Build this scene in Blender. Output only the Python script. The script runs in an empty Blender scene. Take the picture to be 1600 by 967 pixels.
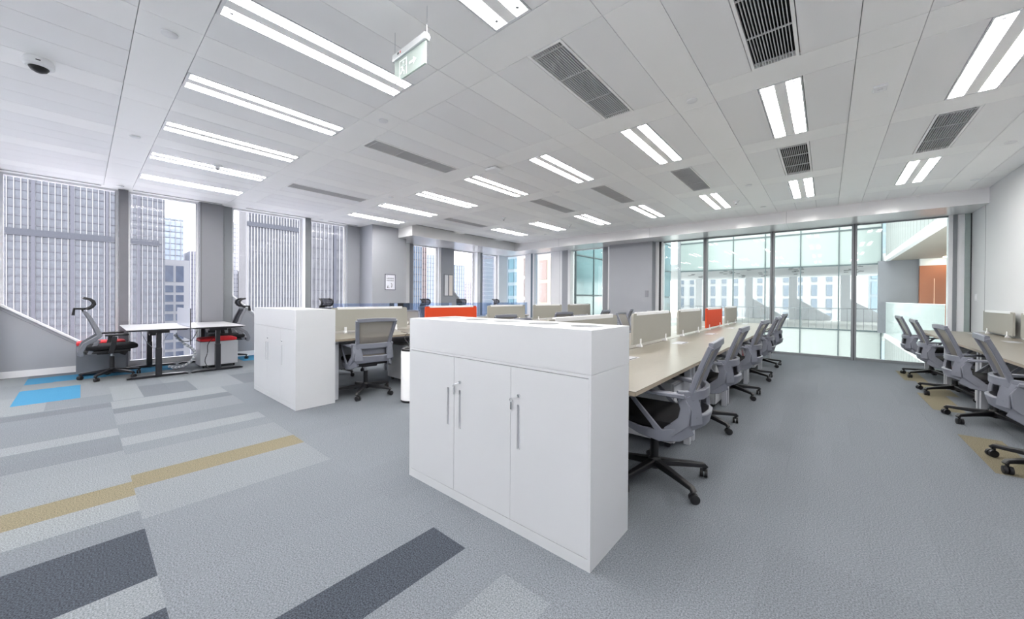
import bpy, bmesh, math, random
from mathutils import Vector, Matrix
random.seed(7)
PI = math.pi
S = bpy.context.scene
COL = S.collection

# ------------------------------------------------------------------ camera
F_PX, CX, CY = 574.503, 800.0, 469.1285
YAW, PITCH, ROLL = -0.70731278, -0.00528374, -0.00621373
EYE = Vector((0, 0, 1.25))
_f = Vector((math.sin(YAW)*math.cos(PITCH), math.cos(YAW)*math.cos(PITCH), math.sin(PITCH)))
_r = Vector((math.cos(YAW), -math.sin(YAW), 0))
_d = _f.cross(_r)
R_ = math.cos(ROLL)*_r + math.sin(ROLL)*_d
D_ = -math.sin(ROLL)*_r + math.cos(ROLL)*_d
cam = bpy.data.cameras.new('camera')
cam.sensor_width = 36.0
cam.lens = F_PX/1600*36
cam.shift_x = 0.0
cam.shift_y = -(483.5-CY)/1600
cam.clip_start = 0.05
cam.clip_end = 2000
co = bpy.data.objects.new('camera', cam)
COL.objects.link(co)
co.matrix_world = Matrix(((R_.x, -D_.x, -_f.x, EYE.x), (R_.y, -D_.y, -_f.y, EYE.y), (R_.z, -D_.z, -_f.z, EYE.z), (0, 0, 0, 1)))
S.camera = co
def pix_u(p):
    v = Vector(p)-EYE
    return CX+F_PX*v.dot(R_)/max(v.dot(_f), 1e-3)

# ------------------------------------------------------------------ world, exposure
w = bpy.data.worlds.new('overcast_sky'); S.world = w
w.use_nodes = True
wn = w.node_tree.nodes; wl = w.node_tree.links
bg = wn.get('Background') or wn.new('ShaderNodeBackground')
bg.inputs[0].default_value = (1.0, 0.985, 0.965, 1)
bg.inputs[1].default_value = 1.95
S.view_settings.view_transform = 'Standard'
S.view_settings.look = 'None'
S.view_settings.exposure = 1.78
S.view_settings.gamma = 1.0
S.view_settings.use_curve_mapping = False
LAMP = 12.6
try:
    S.cycles.use_denoising = True
    S.cycles.max_bounces = 12
    S.cycles.diffuse_bounces = 9
    S.cycles.transparent_max_bounces = 24
    S.cycles.sample_clamp_indirect = 4.0
    S.cycles.caustics_reflective = False
    S.cycles.caustics_refractive = False
except Exception:
    pass

# ------------------------------------------------------------------ materials
def lin(c):
    out = []
    for v in c:
        v = v/255
        out.append(v/12.92 if v <= 0.04045 else ((v+0.055)/1.055)**2.4)
    return tuple(out)
MATS = {}
def mat(name, rgb, rough=0.5, metal=0.0, vary=0.0, scale=8.0, bump=0.0, bscale=200.0, spec=0.5, rnd=0.0, stretch=None, detail=3.0):
    if name in MATS: return MATS[name]
    m = bpy.data.materials.new(name); m.use_nodes = True
    nt = m.node_tree; N = nt.nodes; L = nt.links
    b = N.get('Principled BSDF')
    c = lin(rgb)
    b.inputs['Base Color'].default_value = (*c, 1)
    b.inputs['Roughness'].default_value = rough
    b.inputs['Metallic'].default_value = metal
    b.inputs['Specular IOR Level'].default_value = spec
    col = None
    tc = N.new('ShaderNodeTexCoord')
    src = tc.outputs['Object']
    if stretch:
        mp = N.new('ShaderNodeMapping'); mp.inputs['Scale'].default_value = stretch
        L.new(src, mp.inputs['Vector']); src = mp.outputs['Vector']
    if vary > 0:
        nz = N.new('ShaderNodeTexNoise'); nz.inputs['Scale'].default_value = scale; nz.inputs['Detail'].default_value = detail
        L.new(src, nz.inputs['Vector'])
        rp = N.new('ShaderNodeValToRGB')
        rp.color_ramp.elements[0].position = 0.3; rp.color_ramp.elements[1].position = 0.7
        rp.color_ramp.elements[0].color = (*[x*(1-vary) for x in c], 1)
        rp.color_ramp.elements[1].color = (*[min(1, x*(1+vary)) for x in c], 1)
        L.new(nz.outputs['Fac'], rp.inputs['Fac'])
        col = rp.outputs['Color']
    if rnd > 0:
        oi = N.new('ShaderNodeObjectInfo')
        mr = N.new('ShaderNodeMapRange'); mr.inputs['To Min'].default_value = 1-rnd; mr.inputs['To Max'].default_value = 1+rnd
        L.new(oi.outputs['Random'], mr.inputs['Value'])
        hs = N.new('ShaderNodeHueSaturation')
        if col: L.new(col, hs.inputs['Color'])
        else: hs.inputs['Color'].default_value = (*c, 1)
        L.new(mr.outputs['Result'], hs.inputs['Value'])
        col = hs.outputs['Color']
    if col: L.new(col, b.inputs['Base Color'])
    if bump > 0:
        n2 = N.new('ShaderNodeTexNoise'); n2.inputs['Scale'].default_value = bscale; n2.inputs['Detail'].default_value = 2
        L.new(src, n2.inputs['Vector'])
        bp = N.new('ShaderNodeBump'); bp.inputs['Strength'].default_value = bump; bp.inputs['Distance'].default_value = 0.01
        L.new(n2.outputs['Fac'], bp.inputs['Height']); L.new(bp.outputs['Normal'], b.inputs['Normal'])
    MATS[name] = m
    return m
def emis(name, rgb, strength):
    if name in MATS: return MATS[name]
    m = bpy.data.materials.new(name); m.use_nodes = True
    N = m.node_tree.nodes; b = N.get('Principled BSDF')
    c = lin(rgb)
    b.inputs['Base Color'].default_value = (*c, 1)
    b.inputs['Emission Color'].default_value = (*c, 1)
    b.inputs['Emission Strength'].default_value = strength
    MATS[name] = m
    return m
def see_through(name, tint, keep, gloss_rgb=(255, 255, 255), rough=0.0, fres=True, extra=1.0):
    """clear sheet: transparent + a mirror share; keep = share of a diffuse film"""
    if name in MATS: return MATS[name]
    m = bpy.data.materials.new(name); m.use_nodes = True
    nt = m.node_tree; N = nt.nodes; L = nt.links
    for n in list(N): N.remove(n)
    out = N.new('ShaderNodeOutputMaterial')
    tr = N.new('ShaderNodeBsdfTransparent'); tr.inputs[0].default_value = (*lin(tint), 1)
    gl = N.new('ShaderNodeBsdfGlossy'); gl.inputs['Color'].default_value = (1, 1, 1, 1); gl.inputs['Roughness'].default_value = rough
    mix = N.new('ShaderNodeMixShader')
    if fres:
        fr = N.new('ShaderNodeFresnel'); fr.inputs['IOR'].default_value = 1.4
        ml = N.new('ShaderNodeMath'); ml.operation = 'MULTIPLY'; ml.inputs[1].default_value = extra
        L.new(fr.outputs[0], ml.inputs[0]); L.new(ml.outputs[0], mix.inputs[0])
    else:
        mix.inputs[0].default_value = 0.03
    L.new(tr.outputs[0], mix.inputs[1]); L.new(gl.outputs[0], mix.inputs[2])
    last = mix
    if keep > 0:
        df = N.new('ShaderNodeBsdfDiffuse'); df.inputs[0].default_value = (*lin(gloss_rgb), 1)
        m2 = N.new('ShaderNodeMixShader'); m2.inputs[0].default_value = keep
        L.new(mix.outputs[0], m2.inputs[1]); L.new(df.outputs[0], m2.inputs[2]); last = m2
    L.new(last.outputs[0], out.inputs[0])
    MATS[name] = m
    return m

WHITE = mat('white_paint', (240, 241, 243), 0.55, vary=0.01, scale=3)
WALLW = mat('wall_white', (213, 214, 216), 0.6, vary=0.01, scale=2)
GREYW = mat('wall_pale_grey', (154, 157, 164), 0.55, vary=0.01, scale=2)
BAND = mat('ceiling_band_white', (253, 253, 253), 0.55, vary=0.008, scale=2)
PANEL = mat('ceiling_perforated_panel', (246, 246, 247), 0.6, bump=0.08, bscale=350, vary=0.02, scale=400)
SLABC = mat('ceiling_slab_grey', (150, 150, 152), 0.8, vary=0.03)
SOFF = mat('soffit_satin_white', (236, 236, 238), 0.18, vary=0.005, scale=2)
MULL = mat('mullion_grey_metal', (130, 131, 138), 0.45, vary=0.03, scale=4, stretch=(1, 1, .05))
POST = mat('post_grey_metal', (128, 132, 137), 0.4, vary=0.03, scale=4, stretch=(1, 1, .05))
FRAMEW = mat('frame_white', (230, 231, 234), 0.4, vary=0.01)
DARKM = mat('dark_gasket', (40, 42, 48), 0.5, vary=0.05)
GLASS = see_through('window_glass', (246, 247, 252), 0.0, extra=0.55)
AGLASS = see_through('atrium_glass', (247, 252, 251), 0.0, extra=0.7)
CAB = mat('cabinet_white', (198, 200, 204), 0.35, vary=0.008, scale=3)
CABIN = mat('cabinet_inside_grey', (176, 181, 176), 0.7, vary=0.05)
RECESS = mat('pull_shadow_grey', (196, 199, 204), 0.5, vary=0.02)
CHROME = mat('chrome', (205, 208, 212), 0.18, 1.0, vary=0.02)
WOOD = mat('worktop_pale_oak', (119, 114, 103), 0.32, vary=0.035, scale=5, stretch=(14, 1, 1), detail=6)
WOODE = mat('worktop_edge', (150, 139, 124), 0.5, vary=0.04)
BEIGE = mat('screen_beige_fabric', (153, 152, 145), 0.85, vary=0.03, scale=300, bump=0.1, bscale=600)
ORANGE = mat('screen_orange_fabric', (197, 60, 13), 0.8, vary=0.04, scale=300, bump=0.1, bscale=600)
CAPW = mat('screen_cap_white', (226, 227, 229), 0.4, vary=0.01)
GREYP = mat('chair_grey_plastic', (112, 115, 126), 0.42, vary=0.02, scale=6)
BLACKF = mat('seat_black_fabric', (20, 20, 24), 0.75, vary=0.25, scale=250, bump=0.15, bscale=500, spec=0.25)
BLACKP = mat('black_plastic', (24, 24, 28), 0.42, vary=0.1, scale=10)
BLACKM = mat('black_metal', (34, 35, 40), 0.35, 0.2, vary=0.05)
MESHG = see_through('chair_mesh_grey', (190, 188, 184), 0.62, (150, 147, 142), fres=False)
MESHB = see_through('chair_mesh_black', (150, 150, 156), 0.5, (52, 53, 58), fres=False)
PEDG = mat('pedestal_dark_grey', (112, 116, 124), 0.5, vary=0.02)
PEDL = mat('pedestal_silver', (176, 179, 186), 0.4, vary=0.02)
RED = mat('red_cushion', (196, 24, 36), 0.7, vary=0.05, scale=200, bump=0.1)
TABW = mat('standing_desk_white', (185, 185, 188), 0.3, vary=0.01)
EDGEB = mat('standing_desk_edge_dark', (52, 52, 58), 0.5, vary=0.05)
ACRYL = see_through('acrylic_blue', (224, 233, 247), 0.06, (170, 195, 230), extra=0.6)
ACRYE = mat('acrylic_edge_blue', (150, 168, 200), 0.3, vary=0.03)
TUBE = emis('lamp_diffuser', (255, 252, 248), LAMP)
VENTD = mat('vent_dark_inside', (26, 26, 28), 0.9, vary=0.05)
VENTS = mat('vent_slat_white', (214, 214, 216), 0.5, vary=0.01)
RUBBER = mat('rubber_grey', (60, 62, 68), 0.7, vary=0.05)
CABLEG = mat('cable_grey', (170, 176, 186), 0.5, vary=0.05)

# ------------------------------------------------------------------ mesh building
class MB:
    def __init__(s): s.v = []; s.f = []
    def add(s, vs, fs):
        o = len(s.v); s.v += [tuple(p) for p in vs]; s.f += [tuple(i+o for i in f) for f in fs]; return s
    def box(s, x0, x1, y0, y1, z0, z1):
        return s.add([(x, y, z) for x in (x0, x1) for y in (y0, y1) for z in (z0, z1)],
                     [(0, 1, 3, 2), (4, 6, 7, 5), (0, 4, 5, 1), (2, 3, 7, 6), (0, 2, 6, 4), (1, 5, 7, 3)])
    def prism(s, poly, axis, a, b):
        """poly: 2-D outline in the two other axes (order x,y,z without axis)"""
        n = len(poly)
        def P(p, t):
            q = list(p); q.insert('xyz'.index(axis), t); return tuple(q)
        vs = [P(p, a) for p in poly]+[P(p, b) for p in poly]
        fs = [tuple(range(n)), tuple(range(2*n-1, n-1, -1))]+[(i, (i+1) % n, n+(i+1) % n, n+i) for i in range(n)]
        return s.add(vs, fs)
    def lathe(s, prof, c=(0, 0, 0), n=20, axis='z'):
        vs = []; fs = []
        for (r, h) in prof:
            for i in range(n):
                a = 2*PI*i/n; p = (r*math.cos(a), r*math.sin(a), h)
                if axis == 'x': p = (p[2], p[0], p[1])
                elif axis == 'y': p = (p[0], p[2], p[1])
                vs.append((p[0]+c[0], p[1]+c[1], p[2]+c[2]))
        for k in range(len(prof)-1):
            for i in range(n):
                fs.append((k*n+i, k*n+(i+1) % n, (k+1)*n+(i+1) % n, (k+1)*n+i))
        fs.append(tuple(range(n))); fs.append(tuple((len(prof)-1)*n+i for i in range(n)))
        return s.add(vs, fs)
    def sweep(s, path, size, up=(0, 0, 1), ch=0.35):
        """rounded bar along path; size = (width, thick) or a list of them; width across, thick along up"""
        path = [Vector(p) for p in path]; n = len(path)
        sizes = size if isinstance(size, list) else [size]*n
        vs = []; fs = []
        for i, p in enumerate(path):
            t = (path[min(i+1, n-1)]-path[max(i-1, 0)]).normalized()
            u = Vector(up[i] if isinstance(up, list) else up)
            side = t.cross(u)
            if side.length < 1e-5: side = t.cross(Vector((1, 0, 0)))
            side.normalize(); u2 = side.cross(t).normalized()
            a, b = sizes[i][0]/2, sizes[i][1]/2; c = ch*min(a, b)
            for (q, r) in ((a, b-c), (a-c, b), (-a+c, b), (-a, b-c), (-a, -b+c), (-a+c, -b), (a-c, -b), (a, -b+c)):
                vs.append(p+side*q+u2*r)
        for i in range(n-1):
            for k in range(8):
                fs.append((i*8+k, i*8+(k+1) % 8, (i+1)*8+(k+1) % 8, (i+1)*8+k))
        fs.append(tuple(range(8))); fs.append(tuple((n-1)*8+k for k in range(8)))
        return s.add(vs, fs)
    def tube(s, path, r, n=8):
        path = [Vector(p) for p in path]; m = len(path); vs = []; fs = []
        ref = Vector((0.31, 0.2, 0.93))
        for i, p in enumerate(path):
            t = (path[min(i+1, m-1)]-path[max(i-1, 0)]).normalized()
            a = t.cross(ref).normalized(); b = t.cross(a).normalized()
            rr = r[i] if isinstance(r, list) else r
            for k in range(n):
                th = 2*PI*k/n; vs.append(p+a*rr*math.cos(th)+b*rr*math.sin(th))
        for i in range(m-1):
            for k in range(n):
                fs.append((i*n+k, i*n+(k+1) % n, (i+1)*n+(k+1) % n, (i+1)*n+k))
        fs.append(tuple(range(n))); fs.append(tuple((m-1)*n+k for k in range(n)))
        return s.add(vs, fs)
    def cushion(s, c, l, e=0.35, e2=0.5, nu=28, nv=12):
        """superellipsoid pillow centred on c with full sizes l"""
        sg = lambda a, p: math.copysign(abs(a)**p, a)
        vs = [(c[0], c[1], c[2]-l[2]/2)]; fs = []
        for j in range(1, nv):
            ph = -PI/2+PI*j/nv
            for i in range(nu):
                th = 2*PI*i/nu
                vs.append((c[0]+l[0]/2*sg(math.cos(ph), e2)*sg(math.cos(th), e), c[1]+l[1]/2*sg(math.cos(ph), e2)*sg(math.sin(th), e), c[2]+l[2]/2*sg(math.sin(ph), e2)))
        vs.append((c[0], c[1], c[2]+l[2]/2)); T = len(vs)-1
        for j in range(nv-2):
            for i in range(nu):
                a = 1+j*nu+i; b = 1+j*nu+(i+1) % nu
                fs.append((a, b, b+nu, a+nu))
        for i in range(nu):
            fs.append((0, 1+(i+1) % nu, 1+i)); a = 1+(nv-2)*nu
            fs.append((T, a+i, a+(i+1) % nu))
        return s.add(vs, fs)
    def data(s, name, smooth=True):
        me = bpy.data.meshes.new(name); me.from_pydata(s.v, [], s.f); me.update()
        bm = bmesh.new(); bm.from_mesh(me); bmesh.ops.recalc_face_normals(bm, faces=bm.faces); bm.to_mesh(me); bm.free()
        if smooth:
            me.polygons.foreach_set('use_smooth', [True]*len(me.polygons))
            me.set_sharp_from_angle(angle=math.radians(38))
        return me
    def build(s, name, m, parent=None, smooth=True, bevel=0.0):
        me = s.data(name, smooth); me.materials.append(m)
        o = bpy.data.objects.new(name, me); COL.objects.link(o)
        if parent: o.parent = parent
        if bevel:
            b = o.modifiers.new('edge', 'BEVEL'); b.width = bevel; b.segments = 2; b.limit_method = 'ANGLE'; b.angle_limit = math.radians(50)
        return o
def box(name, m, parent, *d, bevel=0.0): return MB().box(*d).build(name, m, parent, bevel=bevel)
def empty(name, loc=(0, 0, 0), rz=0.0):
    o = bpy.data.objects.new(name, None); COL.objects.link(o); o.location = loc; o.rotation_euler = (0, 0, rz)
    o.empty_display_size = 0.1
    return o
def tag(o, label, cat, group=None):
    o['label'] = label; o['category'] = cat
    if group: o['group'] = group
    return o
def struct(o, label=None):
    o['kind'] = 'structure'
    if label: o['label'] = label
    return o
def piece(name, me, m, parent, loc=(0, 0, 0), rz=0.0):
    o = bpy.data.objects.new(name, me); COL.objects.link(o)
    if parent: o.parent = parent
    o.location = loc; o.rotation_euler = (0, 0, rz)
    if not me.materials: me.materials.append(None)
    o.material_slots[0].link = 'OBJECT'; o.material_slots[0].material = m
    return o
def copy_tree(o, parent=None):
    c = o.copy(); COL.objects.link(c); c.parent = parent
    for ch in list(o.children): copy_tree(ch, c)
    return c
ORD = ['first', 'second', 'third', 'fourth', 'fifth', 'sixth', 'seventh', 'eighth', 'ninth', 'tenth', 'eleventh', 'twelfth', 'thirteenth', 'fourteenth', 'fifteenth', 'sixteenth', 'seventeenth', 'eighteenth', 'nineteenth', 'twentieth']

# ------------------------------------------------------------------ room dimensions
XW, XR, YB, YF = -9.45, 2.0, -4.0, 10.58
HC, HS = 3.1, 2.85
# ------------------------------------------------------------------ floor with carpet planks
floor = struct(box('floor', mat('floor_screed', (108, 113, 119), 0.9, vary=0.05), None, XW-.05, XR+.15, YB-.1, YF+.1, -.3, -.005), 'grey carpet-plank floor of the open office')
def carpet(name, rgb, vary=0.4):
    return mat(name, rgb, 0.95, vary=vary, scale=160, bump=0.1, bscale=300, spec=0.1, rnd=0.025, detail=2)
CP = {'mid': carpet('carpet_mid', (108, 113, 119)), 'lite': carpet('carpet_light', (116, 121, 126)), 'pale': carpet('carpet_pale', (121, 126, 130)),
      'dim': carpet('carpet_dim', (103, 108, 114)), 'stripe': carpet('carpet_stripe', (98, 103, 109)), 'dark': carpet('carpet_dark', (63, 68, 76), 0.6),
      'gold': carpet('carpet_gold', (115, 109, 92)), 'blue': carpet('carpet_blue', (63, 122, 156), 0.2)}
PW, PL, Y0 = 0.2565, 1.026, 0.22
PAINT = [  # x0, x1, y0, y1, shade : later ones win
    (-6.4, -2.92, -3, 1.25, 'lite'), (-6.4, -6.0, -3, 1.25, 'pale'), (-5.72, -5.2, .22, 1.25, 'lite'), (-5.2, -4.68, .22, 1.25, 'mid'), (-4.68, -4.42, .22, 1.25, 'pale'),
    (-4.42, -4.2, .22, 1.25, 'mid'), (-4.2, -3.67, .22, 1.25, 'lite'), (-6.15, -5.1, -3, .22, 'mid'), (-5.1, -4.8, -3, .22, 'pale'), (-4.8, -4.33, -3, .22, 'dim'),
    (-5.98, -5.72, .22, 1.25, 'stripe'), (-6.4, -6.12, -3, .22, 'stripe'),
    (-3.67, -3.42, .22, 1.25, 'gold'), (-3.56, -3.30, -1.9, .22, 'gold'), (-3.30, -3.04, -3, .22, 'pale'), (-3.04, -2.78, -3, .22, 'dim'),
    (-2.79, -2.27, -.81, .22, 'dark'), (-2.27, -2.01, -.81, .22, 'lite'), (-2.01, -1.75, -.81, .22, 'dark'),
    (-1.61, -1.36, .22, 1.25, 'dark'), (-1.10, -.85, .22, 1.25, 'lite'),
    (1.02, 1.32, 3.3, 5.36, 'gold'), (1.02, 1.32, 6.38, 9.47, 'gold')]
def shade(x, y):
    s = 'mid'
    for a, b, c, d, k in PAINT:
        if a <= x <= b and c <= y <= d: s = k
    return s
XZ = -6.4
planks = []   # (cx, cy, lx, ly, shade)
r = -4
while True:
    ya = Y0+PL*r; yb = ya+PL
    if ya > YF: break
    base = -3.67 if r % 2 == 0 else -3.5475
    k0 = math.floor((XZ-base)/PW)
    k = k0
    while base+PW*k < XR:
        xa, xb = base+PW*k, base+PW*(k+1)
        k += 1
        xa2, xb2, ya2, yb2 = max(xa, XZ), min(xb, XR), max(ya, YB), min(yb, YF)
        if xb2-xa2 < .02 or yb2-ya2 < .02: continue
        planks.append(((xa2+xb2)/2, (ya2+yb2)/2, xb2-xa2, yb2-ya2, shade((xa+xb)/2, (ya+yb)/2), 'a'))
    r += 1
# window zone: planks laid across
WP = [(-7.95, -6.93, -.525, -.01, 'blue'), (-9.05, -8.45, -.525, 1.05, 'blue'), (-8.45, -7.95, -.525, 1.05, 'pale'), (-7.22, -6.4, .49, 1.01, 'stripe'), (-7.22, -6.4, 1.52, 2.03, 'stripe'), (-9.4, -8.6, 2.03, 3.06, 'blue')]
r = 0
ya = YB
row = 0
yy = -.525-PW*14
while yy < YF:
    base = -7.95 if row % 2 == 0 else -7.46
    k = math.floor((XW-base)/PL)
    while base+PL*k < XZ:
        xa, xb = max(base+PL*k, XW), min(base+PL*(k+1), XZ); k += 1
        a2, b2 = max(yy, YB), min(yy+PW, YF)
        if xb-xa < .02 or b2-a2 < .02: continue
        # split at painted edges so a shade never crosses a plank
        cuts = sorted({xa, xb} | {c for q in WP for c in q[:2] if xa+.05 < c < xb-.05 and q[2]-.01 <= (yy+PW/2) <= q[3]+.01})
        for c0, c1 in zip(cuts, cuts[1:]):
            mx, my = (c0+c1)/2, (a2+b2)/2
            s = random.choice(['lite', 'mid', 'lite', 'mid', 'pale'])
            for q in WP:
                if q[0] <= mx <= q[1] and q[2] <= my <= q[3]: s = q[4]
            planks.append((mx, my, c1-c0, b2-a2, s, 'b'))
    yy += PW; row += 1
def on_screen(p):
    v = Vector((p[0], p[1], 0))-EYE
    dz = v.dot(_f)
    if dz < .3: return 0
    u = CX+F_PX*v.dot(R_)/dz; q = CY+F_PX*v.dot(D_)/dz
    if not (-120 < u < 1720 and q < 1150): return 0
    if p[1] > 2 and -4.4 < p[0] < -.8: return .3*p[2]*p[3]/dz**3
    return p[2]*p[3]/dz**3
planks.sort(key=lambda p: -on_screen(p))
cache = {}
G = .0
for i, p in enumerate(planks[:300]):
    key = (round(p[2], 3), round(p[3], 3))
    if key not in cache:
        cache[key] = MB().box(-key[0]/2+G, key[0]/2-G, -key[1]/2+G, key[1]/2-G, -.006, 0).data('carpet_plank', False)
    piece('carpet_plank', cache[key], CP[p[4]], floor, (p[0], p[1], 0))
rest = {}
for p in planks[300:]:
    rest.setdefault(p[4], MB()).box(p[0]-p[2]/2+G, p[0]+p[2]/2-G, p[1]-p[3]/2+G, p[1]+p[3]/2-G, -.006, 0)
for k, mb in rest.items():
    o = mb.build('carpet_planks_far', CP[k], floor, smooth=False); o['kind'] = 'stuff'

# ------------------------------------------------------------------ walls
wr = struct(box('wall_right', WALLW, None, XR, XR+.15, YB, YF+.1, 0, HC+.2), 'white right-hand wall')
box('wall_joint', MULL, wr, XR-.002, XR+.01, 9.74, 9.752, 0, HS)
struct(box('wall_back', WHITE, None, XW, XR, YB-.15, YB, 0, HC+.2), 'white wall behind the camera')
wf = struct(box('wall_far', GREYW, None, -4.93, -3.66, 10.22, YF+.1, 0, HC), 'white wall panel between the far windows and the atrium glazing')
# ------------------------------------------------------------------ ceiling
ceil = struct(box('ceiling', SLABC, None, XW-.2, XR+.15, YB, YF+.3, HC+.03, HC+.35), 'white metal-panel ceiling with recessed lights and grilles')
PX, PY = 1.285, 1.645
LCOL = [-.32-PX*j for j in range(-1, 7)]            # centre lines of the lamp/grille columns
BX = [c+PX/2 for c in LCOL]+[LCOL[-1]-PX/2]          # centre lines of the bands along y
BY = [.40+PY*k for k in range(-2, 6)]               # centre lines of the cross bands
HB = .165
tcache = {}
def tile(m, x0, x1, y0, y1):
    x0, x1, y0, y1 = max(x0, XW), min(x1, XR), max(y0, YB), min(y1, 9.59)
    if x1-x0 < .03 or y1-y0 < .03: return
    if x1 <= -8.05 and y0 >= 5.48: return
    key = (round(x1-x0, 3), round(y1-y0, 3))
    if key not in tcache:
        g = .0022
        tcache[key] = MB().box(-key[0]/2+g, key[0]/2-g, -key[1]/2+g, key[1]/2-g, 0, .025).data('ceiling_tile', False)
    piece('ceiling_tile', tcache[key], m, ceil, ((x0+x1)/2, (y0+y1)/2, HC))
LW = .155    # half width of a lamp / grille slot
fill = set()
lamps, grilles = [], []
def bay(y0, y1, kind):
    for c in LCOL:
        xa, xb = c-PX/2+HB, c+PX/2-HB
        tile(PANEL, xa, c-LW, y0, y1); tile(PANEL, c+LW, xb, y0, y1)
        j = LCOL.index(c)
        use = kind
        if kind == 'vent' and y0 < 3 and j in (3, 5, 7): use = None
        if kind == 'vent' and y0 > 5 and j in (5, 7): use = None
        if y0 > 5.4 and j == 7: use = 'gone'
        if use == 'lamp': lamps.append((c, (y0+y1)/2))
        elif use == 'vent': grilles.append((c, (y0+y1)/2))
        elif use is None: tile(PANEL, c-LW, c+LW, y0, y1)
    for b in BX: tile(BAND, b-HB, b+HB, y0, y1)
    tile(PANEL, BX[0]+HB, XR, y0, y1)
    tile(PANEL, XW+.27, BX[-1]-HB, y0, y1)
kinds = {-3: None, -2: 'lamp', -1: None, 0: 'lamp', 1: 'vent', 2: 'lamp', 3: 'vent', 4: 'lamp', 5: None}  # lamp row behind the viewpoint is out of view, added to light the foreground
for i, yb in enumerate(BY):
    k = i-2
    for b in BX: tile(BAND, b-HB, b+HB, yb-HB, yb+HB)
    for c in LCOL: tile(BAND, c-PX/2+HB, c+PX/2-HB, yb-HB, yb+HB)
    tile(BAND, BX[0]+HB, XR, yb-HB, yb+HB); tile(BAND, XW+.27, BX[-1]-HB, yb-HB, yb+HB)
    y1 = BY[i+1]-HB if i+1 < len(BY) else 9.6
    bay(yb+HB, y1, kinds.get(k, None))
tile(PANEL, XW, XR, YB, BY[0]-HB)
# edge strip by the windows with linear slot diffusers
tile(BAND, XW, XW+.27, YB, 9.6)
BL = PY-2*HB
# lamps
def make_lamp():
    t = empty('ceiling_light')
    w_, l_ = LW-.004, BL/2-.004
    f = MB()
    for sx in (-1, 1): f.box(sx*w_-(.012 if sx > 0 else 0), sx*w_+(0 if sx > 0 else .012), -l_, l_, -.002, .03)
    for sy in (-1, 1): f.box(-w_+.012, w_-.012, sy*l_-(.02 if sy > 0 else 0), sy*l_+(0 if sy > 0 else .02), -.002, .03)
    f.build('frame', FRAMEW, t)
    box('centre_bar', BAND, t, -.042, .042, -l_+.02, l_-.02, 0, .03)
    for sx in (-1, 1):
        a, b = (.044, w_-.014) if sx > 0 else (-w_+.014, -.044)
        d = box('diffuser', TUBE, t, a, b, -l_+.035, l_-.035, .012, .03)
        for sy in (-1, 1):
            m = MB().lathe([(.0, .004), (.012, .004), (.012, .013)], ((a+b)/2, sy*(l_-.07), 0), 10)
            m.build('end_clip', MULL, d)
    return t
lp = make_lamp()
seen = []
first = True
for (c, y) in lamps:
    o = lp if first else copy_tree(lp)
    first = False
    o.location = (c, y, HC)
    seen.append((c, y, o))
rows = sorted({round(y, 2) for c, y, o in seen})
rowname = {rows[0]: 'unseen row added for light behind the viewpoint', rows[1]: 'row nearest the viewpoint', rows[2]: 'middle row', rows[3]: 'row nearest the glass wall'}
for ry in rows:
    L_ = sorted([q for q in seen if round(q[1], 2) == ry], key=lambda q: q[0])
    for i, (c, y, o) in enumerate(L_):
        tag(o, 'recessed twin-strip ceiling light, %s from the window side in the %s' % (ORD[i], rowname[ry]), 'ceiling light', 'recessed ceiling lights')
# grilles
def make_grille():
    t = empty('air_grille')
    w_, l_ = LW-.004, BL/2-.004
    f = MB()
    for sx in (-1, 1): f.box(sx*w_-(.02 if sx > 0 else 0), sx*w_+(0 if sx > 0 else .02), -l_, l_, -.003, .028)
    for sy in (-1, 1): f.box(-w_+.02, w_-.02, sy*l_-(.02 if sy > 0 else 0), sy*l_+(0 if sy > 0 else .02), -.003, .028)
    f.build('frame', BAND, t)
    box('backing', VENTD, t, -w_+.02, w_-.02, -l_+.02, l_-.02, .0255, .029)
    n = 14; sp = 2*(w_-.02)/n
    me = MB().box(-.0022, .0022, -l_+.02, l_-.02, -.002, .02).data('slat', False)
    for k in range(1, n): piece('slat', me, VENTS, t, (-w_+.02+sp*k, 0, 0))
    me = MB().box(-w_+.02, w_-.02, -.0035, .0035, -.001, .01).data('cross_bar', False)
    for yy in (-l_+.07, -l_/3, l_/3, l_-.07): piece('cross_bar', me, VENTS, t, (0, yy, 0))
    return t
gp = make_grille(); first = True; gs = []
for (c, y) in grilles:
    o = gp if first else copy_tree(gp); first = False
    o.location = (c, y, HC); gs.append((c, y, o))
for near in (True, False):
    L_ = sorted([q for q in gs if (q[1] < 4) == near], key=lambda q: q[0])
    for i, (c, y, o) in enumerate(L_):
        tag(o, 'slatted air grille in the ceiling, %s from the window side in the %s grille row' % (ORD[i], 'nearer' if near else 'farther'), 'air grille', 'ceiling air grilles')
# slot diffusers along the windows
sl = [(-1.08, .21), (.58, 1.83), (2.23, 3.49), (3.90, 4.63)]
for i, (a, b) in enumerate(sl):
    t = empty('slot_diffuser', (-9.22, (a+b)/2, HC))
    h = (b-a)/2
    box('slot', mat('slot_grey', (120, 120, 124), .7, vary=.03), t, -.030, .030, -h, h, -.004, .001)
    MB().box(-.036, -.030, -h, h, -.006, .001).box(.030, .036, -h, h, -.006, .001).build('rim', BAND, t)
    tag(t, 'narrow grey slot diffuser in the ceiling edge, %s from the left along the windows' % ORD[i], 'air vent', 'slot diffusers by the windows')
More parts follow.
